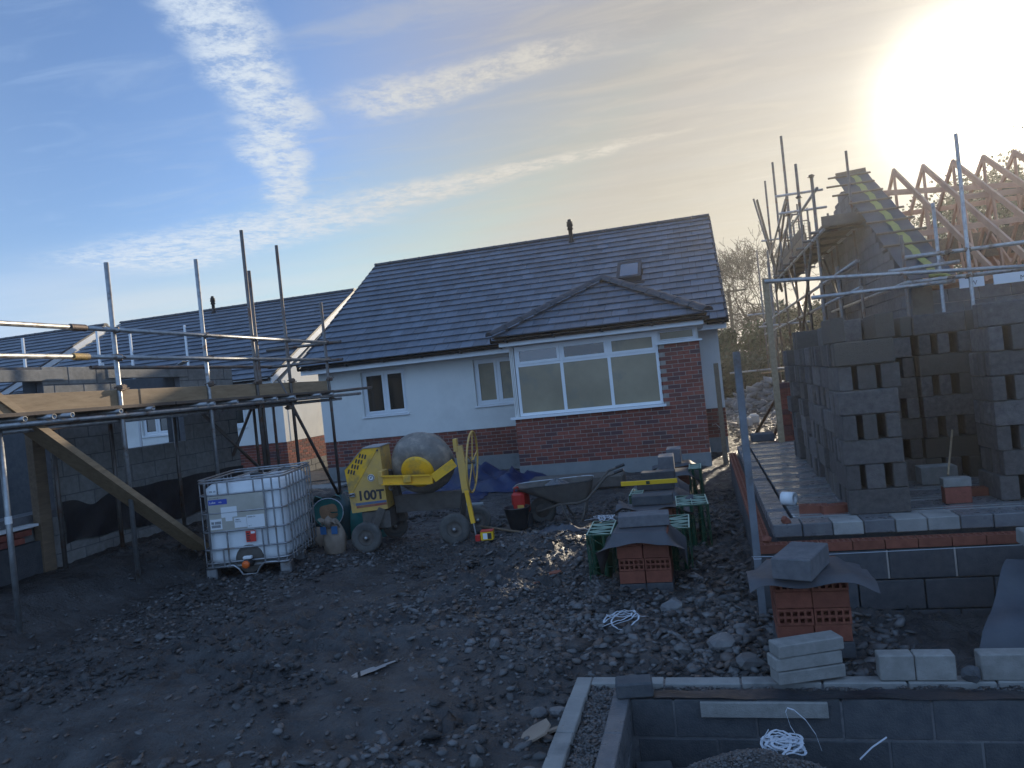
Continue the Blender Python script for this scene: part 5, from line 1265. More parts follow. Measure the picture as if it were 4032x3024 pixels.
# plate and labels
pl2 = tk(MB().box(.105, .765, -.006, -.002, .56, .965), 'label_plate', 'label_plate')
def lab(x0, x1, z0, z1, m, y=-.010, nm='label'): return MB().box(x0, x1, y, y+.002, z0, z1).build(nm, m, pl2, off=L0)
lab(.12, .335, .865, .925, 'label_blue'); lab(.255, .44, .71, .83, 'label_white'); lab(.12, .255, .58, .70, 'label_white'); lab(.40, .54, .58, .695, 'label_white'); lab(.545, .75, .565, .71, 'label_white'); lab(.30, .38, .665, .71, 'label_white', -.0085)
lab(.515, .63, .40, .53, 'label_red', -.008)
for r_, z in enumerate((.655, .615)):
    for k in range(14):
        if random.random() < .8: MB().box(.133+k*.0082, .133+k*.0082+.0045, -.0115, -.0102, z-.016, z+.016).build('bar_code', 'ink', pl2, off=L0)
tl_ = lambda s_, m, sz, x, z, y=-.0122, sx=1: text(s_, 'lettering', m, sz, Vector((x, y, z)), (math.pi/2, 0, 0), pl2, sx=sx)
tl_('Lube', 'label_white', .038, .13, .882); tl_('IIIIIII', 'label_white', .02, .24, .885); tl_('1000 L', 'ink', .022, .41, .665); tl_('Made in UK', 'ink', .014, .41, .645); tl_('FILLED ON', 'ink', .018, .56, .685); tl_('No 4-7', 'ink', .012, .56, .585)
tl_('0 1 1 1 0 1 0', 'ink', .02, .135, .935); tl_('IIIII IIII', 'ink', .03, .14, 1.01, -.004); tl_('P', 'ink', .06, .055, .80, -.004)
for k in range(4): MB().box(.523, .565-(k % 2)*.01, -.0095, -.0082, .415+k*.026, .428+k*.026).build('pictogram', 'ink', pl2, off=L0)
MB().box(.575, .622, -.0095, -.0082, .495, .522).build('pictogram', 'label_white', pl2, off=L0)

# ================================================================== cement mixer
MX = thing('cement_mixer', 'yellow towable cement mixer with dusty grey drum tipped back', 'cement mixer', (-4.19, 8.60, 0), R(8)); 
def mx(mb, name, m, par=None, **k): return mb.build(name, m, par or MX, off=L0, **k)
# engine housing
hp = [(-.22, .47), (.245, .49), (.215, 1.27), (-.005, 1.27), (-.26, 1.02)]
ho = mx(MB().prism([(x, .12, z) for x, z in hp], (0, .46, 0)), 'engine_housing', 'yellow_dusty')
mx(MB().prism([(-.262, .113, 1.02), (-.232, .113, .70), (-.205, .113, .70), (.195, .113, 1.262), (-.01, .113, 1.268)], (0, .008, 0)), 'housing_cover', 'yellow_paint', ho)
for i in range(4):
    for j in range(3):
        cx_, cz2 = -.155+i*.055+j*.0, 1.0+i*.062; p = Vector((cx_+(j-1)*.034-.02, .1115, cz2-(j-1)*.010-.01))
        d_ = Vector((.35, 0, .94)).normalized()*.019
        mb = MB(); n_ = 8; pts = []
        sdv = Vector((.94, 0, -.35)).normalized()*.010
        for k in range(8):
            a = math.pi*k/7; pts.append(p+d_+sdv*math.cos(a)+d_.normalized()*.010*math.sin(a))
        for k in range(8):
            a = math.pi+math.pi*k/7; pts.append(p-d_+sdv*math.cos(a)+d_.normalized()*.010*math.sin(a))
        mb.prism(pts[::-1], (0, -.002, 0)); mx(mb, 'vent_slot', 'ink', ho)
text('100T', 'lettering', 'ink', .165, Vector((-.130, .1185, .625)), (math.pi/2, 0, R(0)), MX, sx=1.0)
mx(MB().prism([(-.155, .119, .525), (.24, .119, .545), (.24, .119, .572), (-.155, .119, .555)], (0, -.002, 0)), 'red_stripe', 'stripe_red', ho)
mx(MB().prism([(-.160, .119, .558), (.24, .119, .575), (.24, .119, .604), (-.165, .119, .592)], (0, -.002, 0)), 'blue_stripe', 'stripe_blue', ho)
mx(MB().lathe([(0, 0), (0, .045), (.004, .045)], (.07, .116, .895), (0, 1, 0), 20, False), 'round_sticker', 'label_white', ho)
mx(MB().lathe([(0, .030), (-.003, .030), (-.003, .040), (0, .040)], (.07, .115, .895), (0, 1, 0), 20, False), 'sticker_ring', 'ink_grey', ho); mx(MB().prism([(.055, .1145, .88), (.075, .1145, .89), (.085, .1145, .915), (.062, .1145, .905)], (0, -.001, 0)), 'sticker_bird', 'ink_grey', ho)
mx(MB().cbox(-.19, .105, .70, .07, .03, .05, .006), 'latch', 'steel_cage', ho); mx(MB().path([(-.22, .085, .695), (-.19, .08, .705), (-.165, .085, .71)], .009, 6), 'latch_grip', 'black_plastic', ho)
mx(MB().lathe([(-.012, 0), (-.012, .012), (0, .014)], (.185, .113, 1.235), (0, 1, 0), 10), 'bolt', 'grimy', ho)
mx(MB().prism([(-.262, .10, 1.02), (-.252, .10, 1.03), (.0, .10, 1.285), (.23, .10, 1.285), (.23, .10, 1.275), (.0, .10, 1.272)], (0, .5, 0)), 'housing_lid', 'galv', ho)
# drum
hubp = Vector((.68, .10, .92)); ax = Vector((.10, .92, .36)).normalized()
dr = mx(MB().lathe([(.0, .05), (.0, .21), (.012, .27), (.04, .33), (.09, .368), (.16, .392), (.235, .398), (.24, .412), (.285, .412), (.29, .396), (.42, .335), (.55, .255), (.61, .22), (.62, .235), (.63, .22), (.61, .205), (.42, .31), (.24, .375), (.09, .34)], hubp, ax, 48), 'drum', 'drum')
mx(MB().lathe([(-.03, 0), (-.03, .185), (-.012, .212), (.02, .216), (.03, .20)], hubp, ax, 36), 'drum_base_ring', 'yellow_paint', dr)
# yoke
yk = MB(); yk.beam((.235, -.03, .87), (.90, -.055, .83), .07, .105); yk.beam((.90, -.055, .84), (1.17, .02, 1.00), .055, .105)
yo = mx(yk, 'yoke', 'yellow_paint')
mx(MB().cbox(.59, -.095, .865, .10, .045, .09, .006), 'bearing_block', 'yellow_paint', yo); mx(MB().beam((.26, -.075, .925), (.88, -.098, .885), .05, .012), 'yoke_flange', 'yellow_paint', yo); mx(MB().beam((.26, -.075, .822), (.88, -.098, .782), .05, .012), 'yoke_flange', 'yellow_paint', yo)
mx(MB().lathe([(-.014, .022), (.0, .036), (.014, .022), (0, .012), (-.014, .022)], (.36, -.04, .765), (0, 1, .2), 16), 'lifting_eye', 'galv', yo)
mx(MB().cbox(.245, .07, .90, .06, .28, .17, .006), 'trunnion', 'yellow_dusty', yo)
# right hand post, legs, axles, wheels
po = mx(MB().beam((1.24, .06, 1.20), (1.275, .04, .62), .075, .09, (1, 0, 0)), 'post', 'yellow_dusty'); mx(MB().beam((1.275, .035, .70), (1.33, .0, .24), .055, .05, (1, 0, 0)), 'post_foot', 'yellow_paint', po)
mx(MB().cbox(1.20, .06, 1.21, .05, .10, .16, .006), 'bearing_plate', 'yellow_dusty', po)
mx(MB().beam((1.25, .1, .75), (1.14, .35, .24), .06, .06), 'leg', 'grimy'); mx(MB().beam((.15, .15, .50), (.02, .05, .20), .10, .08), 'leg', 'grimy'); mx(MB().beam((.24, .35, .95), (.30, .55, .26), .16, .07), 'leg', 'grimy'); mx(MB().box(-.10, .26, .14, .50, .25, .465), 'base_box', 'grimy')
mx(MB().beam((.28, .40, .50), (1.16, .36, .50), .08, .22), 'chassis_beam', 'grimy')
mx(MB().tube((.0, -.06, .185), (.02, .72, .185), .022, 10), 'axle', 'grimy'); mx(MB().tube((1.12, -.04, .19), (1.20, .62, .19), .022, 10), 'axle', 'grimy')
for (x, y, z, r_, a) in ((.0, -.075, .188, .19, .05), (.16, .68, .17, .165, .3), (1.10, -.02, .192, .195, .0), (1.30, .50, .19, .18, .25)):
    ax_ = (math.sin(a), -math.cos(a), 0); w_ = mx(MB().lathe([(-.035, .10), (-.045, r_-.035), (-.035, r_-.008), (-.015, r_), (.015, r_), (.035, r_-.008), (.045, r_-.035), (.035, .10)], (x, y, z), ax_, 32), 'wheel', 'tyre')
    mx(MB().lathe([(.0, .105), (.030, .10), (.016, .085), (.022, .035), (.045, .03), (.052, .018), (.052, 0)], (x, y, z), ax_, 24), 'rim', 'grimy', w_); mx(MB().lathe([(.05, .022), (.066, .018), (.068, 0)], (x, y, z), ax_, 14), 'hub_cap', 'galv', w_)
# tipping hand wheel
hwl = mx(MB().path([(1.385+.05*math.cos(2*math.pi*k/36)*0+.035*math.sin(2*math.pi*k/36+.3), .06+.365*math.cos(2*math.pi*k/36), .985+.372*math.sin(2*math.pi*k/36)) for k in range(36)], .013, 8, closed=True), 'hand_wheel', 'yellow_dusty')
for k in range(5):
    a = 2*math.pi*k/5+.3; mx(MB().tube((1.385, .06, .985), (1.385+.035*math.sin(a+.3), .06+.36*math.cos(a), .985+.366*math.sin(a)), .008, 6), 'spoke', 'yellow_dusty', hwl)
mx(MB().tube((1.24, .06, .985), (1.42, .06, .985), .025, 10), 'wheel_shaft', 'grimy', hwl)
mx(MB().tube((1.33, .0, .26), (1.36, -.02, .02), .010, 6), 'drop_pin', 'galv')

# ------------------------------------------------------------------ bags
def blob(mb, fn, nu=32, nv=18): return mb.grid(fn, nu, nv, True)
def bulk_bag(x, y, w, d, h, rz, label, seed, m='bag_green', opening=True, tex=None):
    t = thing('bulk_bag', label, 'bulk bag', (x, y, gz(x, y)), rz, 'green bulk sand bags beside the mixer'); rr = random.Random(seed); ph = [rr.uniform(0, 6) for _ in range(8)]
    def fn(u, v):
        a = u*2*math.pi; c, s_ = math.cos(a), math.sin(a); sq = (abs(c)**4+abs(s_)**4)**(-.25)
        sw = 1+.09*math.sin(v*math.pi)+.03*math.sin(a*5+ph[0]+v*4)+.02*math.sin(a*11+ph[1])
        top = 1-.28*max(0, v-.78)/.22
        return (w/2*c*sq*sw*top, d/2*s_*sq*sw*top, h*v*(1+.07*math.sin(a*2+ph[2])*v+.05*math.sin(a*3+ph[3])*v))
    MB().grid(fn, 49, 20, True).build('bag_body', m, t, off=L0)
    MB().grid(lambda u, v: (w*.40*v*math.cos(u*6.283), d*.40*v*math.sin(u*6.283), h*(.80+.10*(1-v)+.03*math.sin(u*19+v*7))), 30, 8, True).build('sand', 'sand', t, off=L0)
    for sx, sy in ((-1, -1), (1, -1), (1, 1)):
        p = Vector((sx*w*.36, sy*d*.36, h*.96)); MB().ribbon([p, p+Vector((-.01, -.02, .06)), p+Vector((-sx*.08, 0, .09)), p+Vector((-sx*.16, .01, .05)), p+Vector((-sx*.19, 0, 0))], .03, .003).build('lifting_loop', 'bag_green', t, off=L0)
    return t
b1 = bulk_bag(-5.20, 9.62, .62, .52, .56, .10, 'open dark green bulk bag of sand next to the water tank', 3, 'bag_dark')
MB().path([(.0+.22*math.cos(a)+.06, -.305+.02*math.sin(a*2), .40+.20*math.sin(a)) for a in [2*math.pi*k/30 for k in range(31)]], .006, 6).build('bag_rope', 'white_strap', b1, off=L0)
MB().grid(lambda u, v: (.06+.215*v*math.cos(u*6.283), -.300+.03*(1-v), .40+.19*v*math.sin(u*6.283)), 30, 6, True).build('bag_opening', 'bag_green', b1, off=L0)
MB().grid(lambda u, v: (.07+.13*v*math.cos(u*6.283), -.308+.006*(v), .41+.12*v*math.sin(u*6.283)+.02*math.sin(u*17)), 24, 5, True).build('sand', 'sand', b1, off=L0)
text('Travis', 'lettering', 'ink_white', .115, Vector((-.29, -.315, .12)), (math.pi/2, 0, 0), b1, .002)
b2 = bulk_bag(-4.73, 9.78, .55, .55, .50, .05, 'crumpled teal bulk bag partly behind the yellow mixer housing', 5)
MB().box(-.13, .05, -.16, -.13, .50, .58).build('paper_tag', 'label_white', b2, off=L0)
def sack(x, y, w, h, label, seed, lean=0.0, blue=True, rz=0):
    t = thing('cement_sack', label, 'cement sack', (x, y, gz(x, y)), rz); ph = random.Random(seed).uniform(0, 6)
    def fn(u, v):
        a = u*2*math.pi; r_ = (.62+.42*math.sin(min(1, v*1.05+.12)*math.pi)**.7)*(1+.03*math.sin(a*7+ph+v*9)); top = 1-.45*max(0, v-.85)/.15
        return (w/2*math.cos(a)*r_*top+lean*v*h, w*.30*math.sin(a)*r_*top, h*v)
    o = MB().grid(fn, 40, 20, True).build('sack_body', 'paper_sack', t, off=L0)
    if blue:
        for x0, x1 in ((-.14, -.05), (.02, .10)): MB().grid(lambda u, v: (x0+(x1-x0)*u+lean*.3, -w*.315+.02*abs(x0+x1)*0-.003+.25*abs(x0+(x1-x0)*u)**2*3, h*(.58+.22*v)), 6, 6, True, 0).build('blue_panel', 'sack_blue', t, off=L0)
        MB().grid(lambda u, v: (-.12+.24*u+.02*math.sin(v*7), -.08-.05*math.sin(v*3)+.03*math.sin(u*9), h*(.80+.26*v)+.03*math.sin(u*11+v*3)), 10, 8, True, .002).build('torn_mouth', 'paper_sack', t, off=L0)
    return t
sack(-4.66, 8.60, .30, .44, 'open brown paper cement sack with blue panels and torn mouth', 3)
sack(-5.03, 8.92, .26, .26, 'small slumped brown sack behind the water tank corner', 6, -.2, False, .4)

# ------------------------------------------------------------------ wheelbarrow
WB = thing('wheelbarrow', 'muddy steel wheelbarrow, handles towards the bay window', 'wheelbarrow', (-2.2, 9.72, 0), R(4))
def wb(mb, name, m, **k): return mb.build(name, m, WB, off=L0, **k)
def tray(u, v):
    a = u*2*math.pi; c, s_ = math.cos(a), math.sin(a); sq = (abs(c)**5+abs(s_)**5)**(-.2)
    bx, by, bx0 = .20+.27*v**.8, .20+.10*v, .42-.18*v+.04
    x = bx0-.05+bx*c*sq+(-.10*v if c < 0 else .0); return (x, by*s_*sq, .29+.25*v+.035*(v*(x-.2)))
wb(MB().grid(tray, 60, 8, True), 'tray', 'grimy')
wb(MB().grid(lambda u, v: tuple(Vector(tray(u, 1))*(1)+Vector((0, 0, -.008+.016*v))+Vector((math.cos(u*6.283)*.012*v, math.sin(u*6.283)*.012*v, 0))), 60, 3, True), 'tray_rim', 'steel_cage')
wb(MB().grid(lambda u, v: (.38+.19*v*math.cos(u*6.283), .19*v*math.sin(u*6.283), .292), 24, 3), 'tray_floor', 'grimy')
wb(MB().grid(lambda u, v: (.22+.14*v*math.cos(u*6.283)*1.2, .16*v*math.sin(u*6.283), .50+.09*(1-v)+.02*math.sin(u*25)), 24, 6), 'mortar_load', 'wet_concrete')
wl = wb(MB().lathe([(-.03, .09), (-.045, .14), (-.035, .17), (0, .18), (.035, .17), (.045, .14), (.03, .09)], (0, 0, .18), (0, 1, 0), 28), 'wheel', 'tyre')
MB().lathe([(-.03, .0), (-.03, .095), (.03, .095), (.03, 0)], (0, 0, .18), (0, 1, 0), 20).build('rim', 'grimy', wl, off=L0)
for s_ in (-1, 1):
    wb(MB().path([(-.06, s_*.09, .18), (.0, s_*.08, .19), (.25, s_*.16, .27), (.50, s_*.22, .28), (.62, s_*.25, .32), (.80, s_*.27, .50), (.90, s_*.27, .60), (1.10, s_*.27, .66)], .016, 8), 'frame_tube', 'grimy')
    wb(MB().path([(.28, s_*.17, .27), (.34, s_*.2, .10), (.42, s_*.2, .015), (.50, s_*.2, .02), (.56, s_*.22, .10), (.60, s_*.24, .30)], .015, 8), 'leg', 'grimy')
    wb(MB().tube((1.0, s_*.27, .635), (1.12, s_*.27, .668), .020, 8), 'hand_grip', 'black_plastic')
# jerry can, bucket, shovel, box
JC = thing('fuel_can', 'red plastic fuel can leaning against the front of the wheelbarrow', 'fuel can', (-2.44, 9.55, .17), R(-8))
MB().cbox(0, 0, .16, .18, .26, .30, .035).build('body', 'red_plastic', JC, off=L0); MB().path([(-.05, -.08, .31), (-.05, -.05, .36), (-.05, .05, .36), (-.05, .09, .31)], .012, 8).build('handle', 'red_plastic', JC, off=L0); MB().lathe([(0, 0), (0, .022), (.035, .022), (.035, 0)], (.045, -.05, .305), (0, 0, 1), 12).build('cap', 'black_plastic', JC, off=L0); MB().box(.0, .088, -.1325, -.1305, .0, .15).build('yellow_label', 'yellow_dusty', JC, off=L0)
tag(MB().cbox(-2.45, 9.58, .09, .24, .30, .17, .01).build('concrete_lump', 'block_dark'), 'low dark block under the red fuel can', 'block')
BU = thing('bucket', 'black builders bucket standing before the barrow wheel', 'bucket', (-2.44, 9.30, gz(-2.44, 9.3)+.01))
MB().lathe([(0, 0), (0, .105), (.02, .11), (.26, .165), (.27, .175), (.285, .175), (.285, .163), (.26, .155), (.02, .10), (.02, 0)], (0, 0, 0), (.0, .0, 1), 32).build('body', 'black_plastic', BU, off=L0); MB().path([(.17*math.cos(a), .03+.17*math.sin(a)*.3, .27-.10*abs(math.sin(a))) for a in [math.pi+math.pi*k/14 for k in range(15)]], .004, 6).build('handle', 'galv_rust', BU, off=L0)
SH = thing('shovel', 'wooden handled shovel lying on the mud by the bucket', 'shovel', (-2.6, 9.0, .03))
MB().tube((-2.98, 9.30, .10), (-2.22, 8.92, .05), .017, 8).build('shaft', 'timber_dark', SH); MB().grid(lambda u, v: (-2.22+.30*u*.93+.05*(v-.5), 8.92-.12*u+.20*(v-.5)*(1-.5*max(0, u-.6)), .045-.02*u+.03*(2*v-1)**2), 10, 8, True, .003).build('blade', 'grimy', SH)
RB = thing('tool_box', 'small red and yellow carton lying on the mud by the mixer wheel', 'carton', (-2.70, 8.50, gz(-2.7, 8.5)+.01), R(8))
MB().cbox(.07, .05, .055, .15, .12, .10, .004).build('carton_body', 'yellow_clean', RB, off=L0); MB().cbox(.07, .05, .110, .152, .122, .012, .003).build('red_top', 'red_plastic', RB, off=L0); MB().box(.025, .075, -.0125, -.0102, .02, .09).build('white_label', 'label_white', RB, off=L0); MB().box(.08, .125, -.0125, -.0102, .02, .09).build('picture', 'ink', RB, off=L0); MB().cbox(-.04, .03, .035, .06, .08, .07, .004).build('red_side', 'red_plastic', RB, off=L0)
# tarps and sheets
def crumple(name, m, cx, cy, wx, wy, h, seed, label, cat, rz=0, n=50, z=0):
    g_ = np.random.default_rng(seed)
    def fn(u, v):
        x = (u-.5)*wx; y = (v-.5)*wy; c, s_ = math.cos(rz), math.sin(rz); X, Y = cx+x*c-y*s_, cy+x*s_+y*c
        e = min(u, 1-u, v, 1-v)*4; e = min(1, e); k = float(vnoise(np.array(X*3.1+seed), np.array(Y*3.1), seed)); k2 = 1-abs(2*float(vnoise(np.array(X*8+seed), np.array(Y*8), seed+1))-1)
        edge = .06*math.sin(u*17+seed)+.05*math.sin(v*23+seed)
        return (X+edge*wy*.3, Y+edge*wx*.2, gz(X, Y)+.012+z+e*h*(k*.9+.25*k2))
    return tag(MB().grid(fn, n, n//2+6, True, .003).build(name, m), label, cat)
crumple('tarpaulin', 'tarp_blue', -4.15, 13.5, 2.3, 1.5, .42, 3, 'crumpled dark blue tarpaulin on the ground before the bungalow plinth', 'tarpaulin', -.1)
crumple('tarpaulin', 'tarp_blue', -4.75, 12.2, 1.9, 1.0, .22, 9, 'blue tarpaulin seen under the drum of the mixer', 'tarpaulin', .05)
crumple('membrane_sheet', 'black_sheet', -1.80, 8.95, .60, .30, .10, 5, 'curved offcut of grey membrane on the mud beside the sunlit stones', 'membrane', .35, 24)
crumple('plastic_scrap', 'tube_white', -3.78, 14.2, .55, .30, .14, 7, 'white plastic scraps at the edge of the blue tarpaulin', 'plastic sheet', .2, 20)
tag(MB().tube((-4.35, 11.0, .09), (-3.45, 11.15, .08), .035, 12).build('plastic_pipe', 'plinth'), 'pale pipe lying on the mud behind the mixer', 'pipe')
tag(MB().cbox(-8.2, 14.6, .09, 1.2, .8, .05, .01).build('board', 'concrete'), 'pale flat board on the ground between the bungalows', 'board')
tag(MB().cbox(-2.2, 12.6, .12, 1.6, .5, .22, .03).build('timber_bearer', 'grimy'), 'dark low timber lying behind the wheelbarrow', 'timber')
crumple('soil_ridge', 'sand', -9.6, 16.8, 1.6, .9, .22, 12, 'pale sandy spoil at the foot of the sunlit gable', 'spoil', 0, 24)
# brown slate like scraps and rocks
def slab(x, y, s_, label, seed, m='paper_sack', tilt=.3):
    rr = random.Random(seed); n = 7; pts = [Vector((s_*rr.uniform(.7, 1.1)*math.cos(2*math.pi*k/n), s_*.7*rr.uniform(.7, 1.1)*math.sin(2*math.pi*k/n), 0)) for k in range(n)]
    rot = Matrix.Rotation(tilt, 3, Vector((rr.uniform(-1, 1), rr.uniform(-1, 1), 0)).normalized()); pts = [rot @ p+Vector((x, y, gz(x, y)+s_*.30)) for p in pts]
    return tag(MB().prism(pts, rot @ Vector((0, 0, -.012))).build('broken_slab', m), label, 'broken slab')
slab(-1.06, 3.92, .13, 'broken brown slab leaning by the foundation corner', 3, tilt=.5); slab(-.98, 4.02, .07, 'small split brown slab piece beside the larger one', 5, tilt=-.4)
slab(-1.70, 6.82, .07, 'upright terracotta tile fragment in the sunlit rubble', 7, 'brick_new', .4); slab(-1.53, 7.02, .07, 'flat terracotta tile fragment in the sunlit rubble', 9, 'brick_new', .15)
rk = [(-.40, 6.02, .085, 'large pale stone right of the nearest brick pile foot'), (-.04, 5.22, .10, 'biggest round stone before the profile post'), (-.30, 5.15, .07, 'dark stone left of the biggest round stone'),
      (-1.10, 4.24, .055, 'round dark stone by the foundation corner, left one'), (-.99, 4.26, .055, 'round dark stone by the foundation corner, right one'), (.10, 5.55, .06, 'stone close to the foot of the profile post'),
      (-1.65, 5.25, .065, 'tall stone alone left of the strapping coil'), (.12, 4.95, .08, 'dark lump beside the tilted block pile'), (-1.3, 3.62, .05, 'stone at the bottom edge left of the foundation'), (-2.35, 5.95, .05, 'flat stone left of the rubble patch')]
for i, (x, y, s_, lb) in enumerate(rk): tag(MB().rock((x, y, gz(x, y)+s_*.32), s_, 50+i, .75).build('rock', 'rock'), lb, 'rock', 'large stones in the yard')
# puddles
def puddle(x, y, a, b, rz, seed, zz):
    n = 40; rr = random.Random(seed); ph = [rr.uniform(0, 6) for _ in range(4)]; vs = []
    for k in range(n):
        t = 2*math.pi*k/n; q_ = 1+.25*math.sin(3*t+ph[0])+.18*math.sin(5*t+ph[1])+.12*math.sin(9*t+ph[2]); X, Y = a*q_*math.cos(t), b*q_*math.sin(t); vs.append((x+X*math.cos(rz)-Y*math.sin(rz), y+X*math.sin(rz)+Y*math.cos(rz), zz))
    MB().add(vs, [tuple(range(n))]).build('puddle', 'water', kind='structure')
for (px_, py_, a_, b_, s_) in ((-4.3, 3.5, .12, .03, 3), (-5.0, 5.4, .16, .04, 6)): puddle(px_, py_, a_, b_, .3, s_, gz(px_, py_)+.006)
puddle(-2.49, 4.90, .19, .042, .93, 4, gz(-2.45, 4.87)+.022)
# sunlit scraps far between the houses
for i, (x, y, w_) in enumerate(((1.0, 22.4, .25), (1.35, 22.6, .28), (1.15, 21.6, .18))):
    tag(MB().cbox(x, y, .16, w_, .3, .30, .06).build('white_sack', 'label_white'), ['left white sack on the sunlit ground behind the bungalow', 'right white sack on the sunlit ground behind the bungalow', 'small white sack nearest of three behind the bungalow'][i], 'sack', 'white sacks behind the bungalow')
bp = thing('brick_pack', 'pack of dark red bricks at the far end of the unfinished floor', 'brick pack', (1.9, 16.6, 0))
bpm = MB()
for a in range(12):
    for b_ in range(5):
        for c_ in range(2): bpm.cbox(-.42+b_*.22+.1, -.25+c_*.23, .04+a*.108+.05, .215, .215, .1, .003)
bpm.build('brick', 'brick', bp, off=L0, kind='stuff')
tag(MB().cbox(.86, 12.75, .62, .35, .35, .12, .01).build('loose_block', 'block_dark'), 'dark block at the far end of the beam and block floor', 'block')
tag(MB().cbox(2.0, 12.3, .30, 3.0, .3, .5, .01).build('floor_end_wall', 'block_dark'), 'low dark wall closing the far end of the floor', 'wall')

# ================================================================== background: telegraph pole, hedge, trees
TP = thing('telegraph_pole', 'wooden telegraph pole with a crossarm behind the bungalow gable', 'telegraph pole', (2.50, 55, 0))
MB().tube((0, 0, 0), (-.03, 0, 6.9), .15, 10, .11).build('pole', 'bark', TP, off=L0)
MB().cbox(.30, -.12, 6.72, 1.75, .09, .12, .01).build('crossarm', 'bark', TP, off=L0); MB().cbox(.05, -.12, 5.05, 1.0, .08, .09, .01).build('crossarm', 'bark', TP, off=L0)
for x in (-.5, .35, 1.1): MB().lathe([(0, .03), (.05, .06), (.10, .03), (.16, .05), (.2, .01)], (x, -.12, 6.78), (0, 0, 1), 10).build('insulator', 'drum', TP, off=L0)
for k in range(2): MB().beam((-.03, -.1, 6.35), (.35-.7*k, -.1, 6.68), .04, .04).build('arm_brace', 'bark', TP, off=L0)
def wire(p, q, sag, r=.018, n=16):
    p, q = Vector(p), Vector(q); return [p.lerp(q, k/n)-Vector((0, 0, sag*4*(k/n)*(1-k/n))) for k in range(n+1)]
for (p, q_, s_) in (((1.1, -.1, 7.0), (16, 6, 9.2), .5), ((.35, -.1, 7.0), (16, 7, 8.8), .5), ((-.5, -.1, 6.95), (-6, -2, 6.9), .4), ((.35, -.1, 6.7), (-.05, -.1, 5.4), -.15), ((1.1, -.1, 6.8), (.35, -.1, 5.2), .1)):
    MB().path(wire(p, q_, s_), .014, 4).build('wire', 'ink', TP, off=L0)
tag(MB().tube((1.95, 62, 0), (1.95, 62, 4.5), .12, 8, .1).build('far_pole', 'bark'), 'small far pole left of the telegraph pole', 'pole')
def bare_tree(x, y, h, spread, label, seed, leaves=0, lm='leaf', maxd=6, lean=0.0, r0=.16, grp=None, lsz=.16):
    rr = random.Random(seed); t = thing('tree', label, 'tree', (x, y, 0), 0, grp); tr_ = MB(); br = MB(); tips = []
    def grow(p, d, L_, r_, dep):
        n = 3; pts = [p]; dd = d.copy()
        for k in range(n):
            dd = (dd+Vector((rr.gauss(0, .12), rr.gauss(0, .12), rr.gauss(.03, .07)))).normalized(); pts.append(pts[-1]+dd*L_/n)
        rs = [max(.011, r_*(1-.35*k/n)) for k in range(n+1)]; (tr_ if dep == 0 else br).path(pts, rs, 7 if dep < 2 else (4 if dep < 4 else 3))
        if dep >= maxd-2: tips.append(pts[-1])
        if dep >= maxd: return
        for k in range(rr.choice([3, 3, 4]) if dep < maxd-1 else 3):
            a = rr.uniform(0, 6.28); tilt_ = rr.uniform(.35, .85)*spread; q_ = dd.orthogonal().normalized(); q_.rotate(Matrix.Rotation(a, 3, dd))
            nd = (dd*math.cos(tilt_)+q_*math.sin(tilt_)).normalized(); s0 = pts[rr.choice([2, 3, 3])]; grow(s0, nd, L_*rr.uniform(.60, .80), rs[-1]*rr.uniform(.55, .75), dep+1)
    grow(Vector((0, 0, 0)), Vector((lean, 0, 1)).normalized(), h*.30, r0, 0)
    tr_.build('trunk', 'bark', t, off=L0); br.build('branches', 'twig', t, off=L0, kind='stuff')
    if leaves:
        lv = MB(); ntp = len(tips)
        for k in range(leaves):
            p = tips[rr.randrange(ntp)]+Vector((rr.gauss(0, .22), rr.gauss(0, .22), rr.gauss(0, .22))); a = Vector((rr.gauss(0, 1), rr.gauss(0, 1), rr.gauss(0, 1))).normalized(); b = a.orthogonal().normalized(); c_ = a.cross(b); s_ = lsz*rr.uniform(.35, .9)
            lv.add([p-b*s_, p-c_*s_*.6, p+b*s_, p+c_*s_*.6], [(0, 1, 2, 3)])
        lv.build('foliage', lm, t, off=L0, kind='stuff')
    return t
def bush(x, y, w, h, d, label, seed, n=5200, m='leaf', sz=.13, grp='dark shrubs of the hedge line behind the site'):
    rr = random.Random(seed); t = thing('shrub', label, 'shrub', (x, y, 0), 0, grp); lv = MB(); tw = MB()
    cl = [(rr.uniform(-w/2, w/2), rr.uniform(-d/2, d/2), h*(rr.random()**.6)*.9, rr.uniform(.35, .8)) for _ in range(46)]
    for cx_, cy2, cz2, cr in cl: tw.path([(cx_*.3, cy2*.3, 0), (cx_*.7, cy2*.7, cz2*.55), (cx_, cy2, cz2), (cx_*1.1+rr.uniform(-.3, .3), cy2, cz2+cr*1.3)], [.05, .035, .02, .006], 4)
    for k in range(n):
        cx_, cy2, cz2, cr = cl[rr.randrange(len(cl))]; v_ = Vector((rr.gauss(0, 1), rr.gauss(0, 1), rr.gauss(0, 1))).normalized()*cr*rr.random()**.4*1.15; p = Vector((cx_, cy2, cz2))+v_
        if p.z < 0: continue
        a = Vector((rr.gauss(0, 1), rr.gauss(0, 1), rr.gauss(0, 1))).normalized(); b = a.orthogonal().normalized(); c_ = a.cross(b); s_ = sz*rr.uniform(.4, 1.2)
        lv.add([p-b*s_, p-c_*s_*.55, p+b*s_, p+c_*s_*.55], [(0, 1, 2, 3)])
    tw.build('stems', 'twig', t, off=L0, kind='stuff'); lv.build('foliage', m, t, off=L0, kind='stuff'); return t
bush(.9, 44, 2.6, 3.4, 2, 'shrub seen directly right of the bungalow gable end', 1); bush(2.9, 43, 3.0, 3.9, 2, 'dark shrub behind the telegraph pole line of sight', 2); bush(5.2, 42, 3.2, 4.6, 2, 'taller dark shrub behind the scaffold poles', 3)
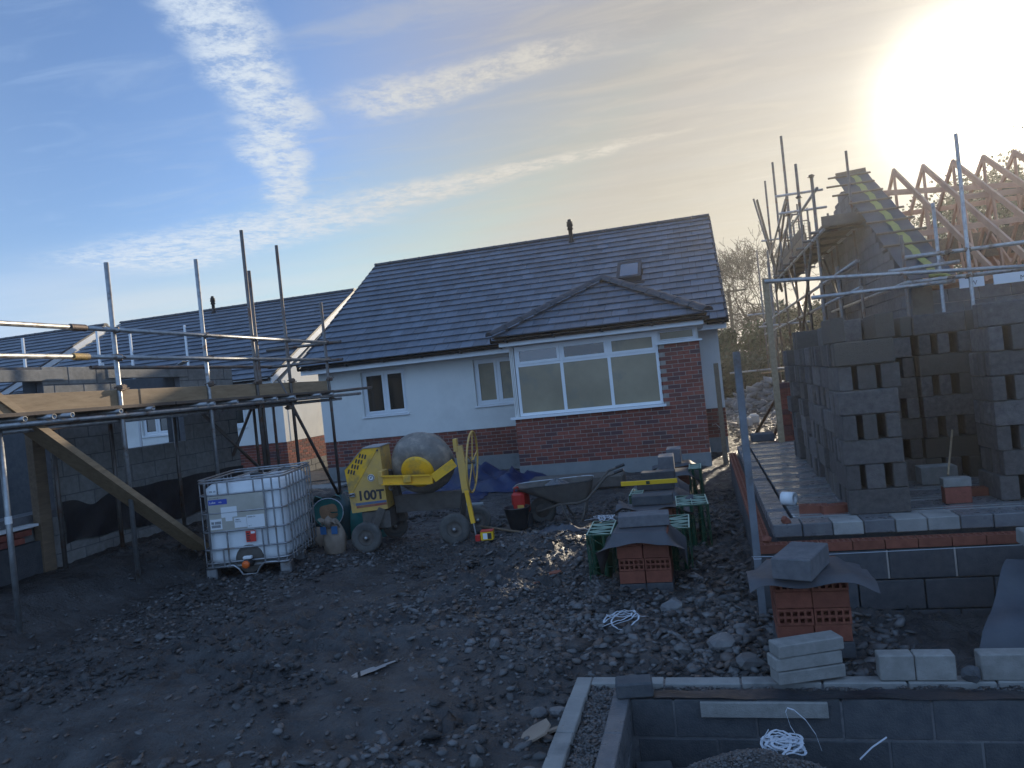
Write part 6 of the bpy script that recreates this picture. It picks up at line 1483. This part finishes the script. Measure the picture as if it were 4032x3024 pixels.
bush(7.4, 41, 3.2, 4.6, 2, 'dark shrub behind the gable of the unfinished house', 4); bush(-1.4, 46, 2.6, 3.2, 2, 'shrub mostly hidden behind the finished bungalow', 5, 2500); bush(1.7, 38, 2.2, 1.9, 1.6, 'low brown shrub in front of the hedge', 6, 3200, 'leaf_brown'); bush(3.6, 36, 2.4, 2.0, 1.6, 'low brownish shrub beside the soil heap', 7, 3200, 'leaf_brown')
bare_tree(4.2, 47, 10.5, 1.0, 'bare winter tree with fine branches behind the scaffold', 11, 0, 'leaf_brown', 6, grp='trees behind the site')
bare_tree(4.3, 52, 7.6, 1.05, 'small bare tree to the left of the scaffold poles', 14, 0, 'leaf_brown', 6, grp='trees behind the site', r0=.12)
bare_tree(6.0, 45, 10.8, 1.0, 'bare tree seen under the scaffold platform', 17, 0, 'leaf_brown', 6, grp='trees behind the site')
bare_tree(13.0, 37, 12.5, 1.0, 'leafy tree rising behind the roof trusses', 21, 5200, 'leaf', 5, grp='trees behind the site', lsz=.15)
bare_tree(10.6, 37, 10.5, .95, 'thinner leafy tree left of the big one behind the trusses', 23, 3600, 'leaf', 5, grp='trees behind the site', lsz=.14)
bare_tree(15.6, 36, 12.8, 1.0, 'leafy tree at the right edge behind the trusses', 25, 4800, 'leaf', 5, grp='trees behind the site', lsz=.15)
bush(11.5, 38, 5, 5.4, 3, 'tall dark shrubs filling the view through the trusses', 27, 6500)
bush(15.5, 38, 5, 5.6, 3, 'tall dark shrubs through the trusses at the right edge', 28, 6500)
MB().box(-60, 80, 52, 56, -.2, 1.2).build('grass_bank', 'grass', kind='structure')

# ------------------------------------------------------------------ thin haze volume added to imitate veiling lens glare near the sun
hm = bpy.data.materials.new('haze'); hm.use_nodes = True; ht = NT(hm.node_tree); ht.n.clear()
pv = ht.node('ShaderNodeVolumePrincipled'); pv.inputs['Color'].default_value = (.97, .96, .95, 1); pv.inputs['Density'].default_value = HAZE; pv.inputs['Anisotropy'].default_value = .72
ht.l.new(pv.outputs[0], ht.node('ShaderNodeOutputMaterial').inputs['Volume'])
MB().box(-500, 500, -80, 720, -1.9, 12.5).build('haze', hm, kind='stuff', label='thin pale haze volume added over the site to imitate lens glare', category='haze')
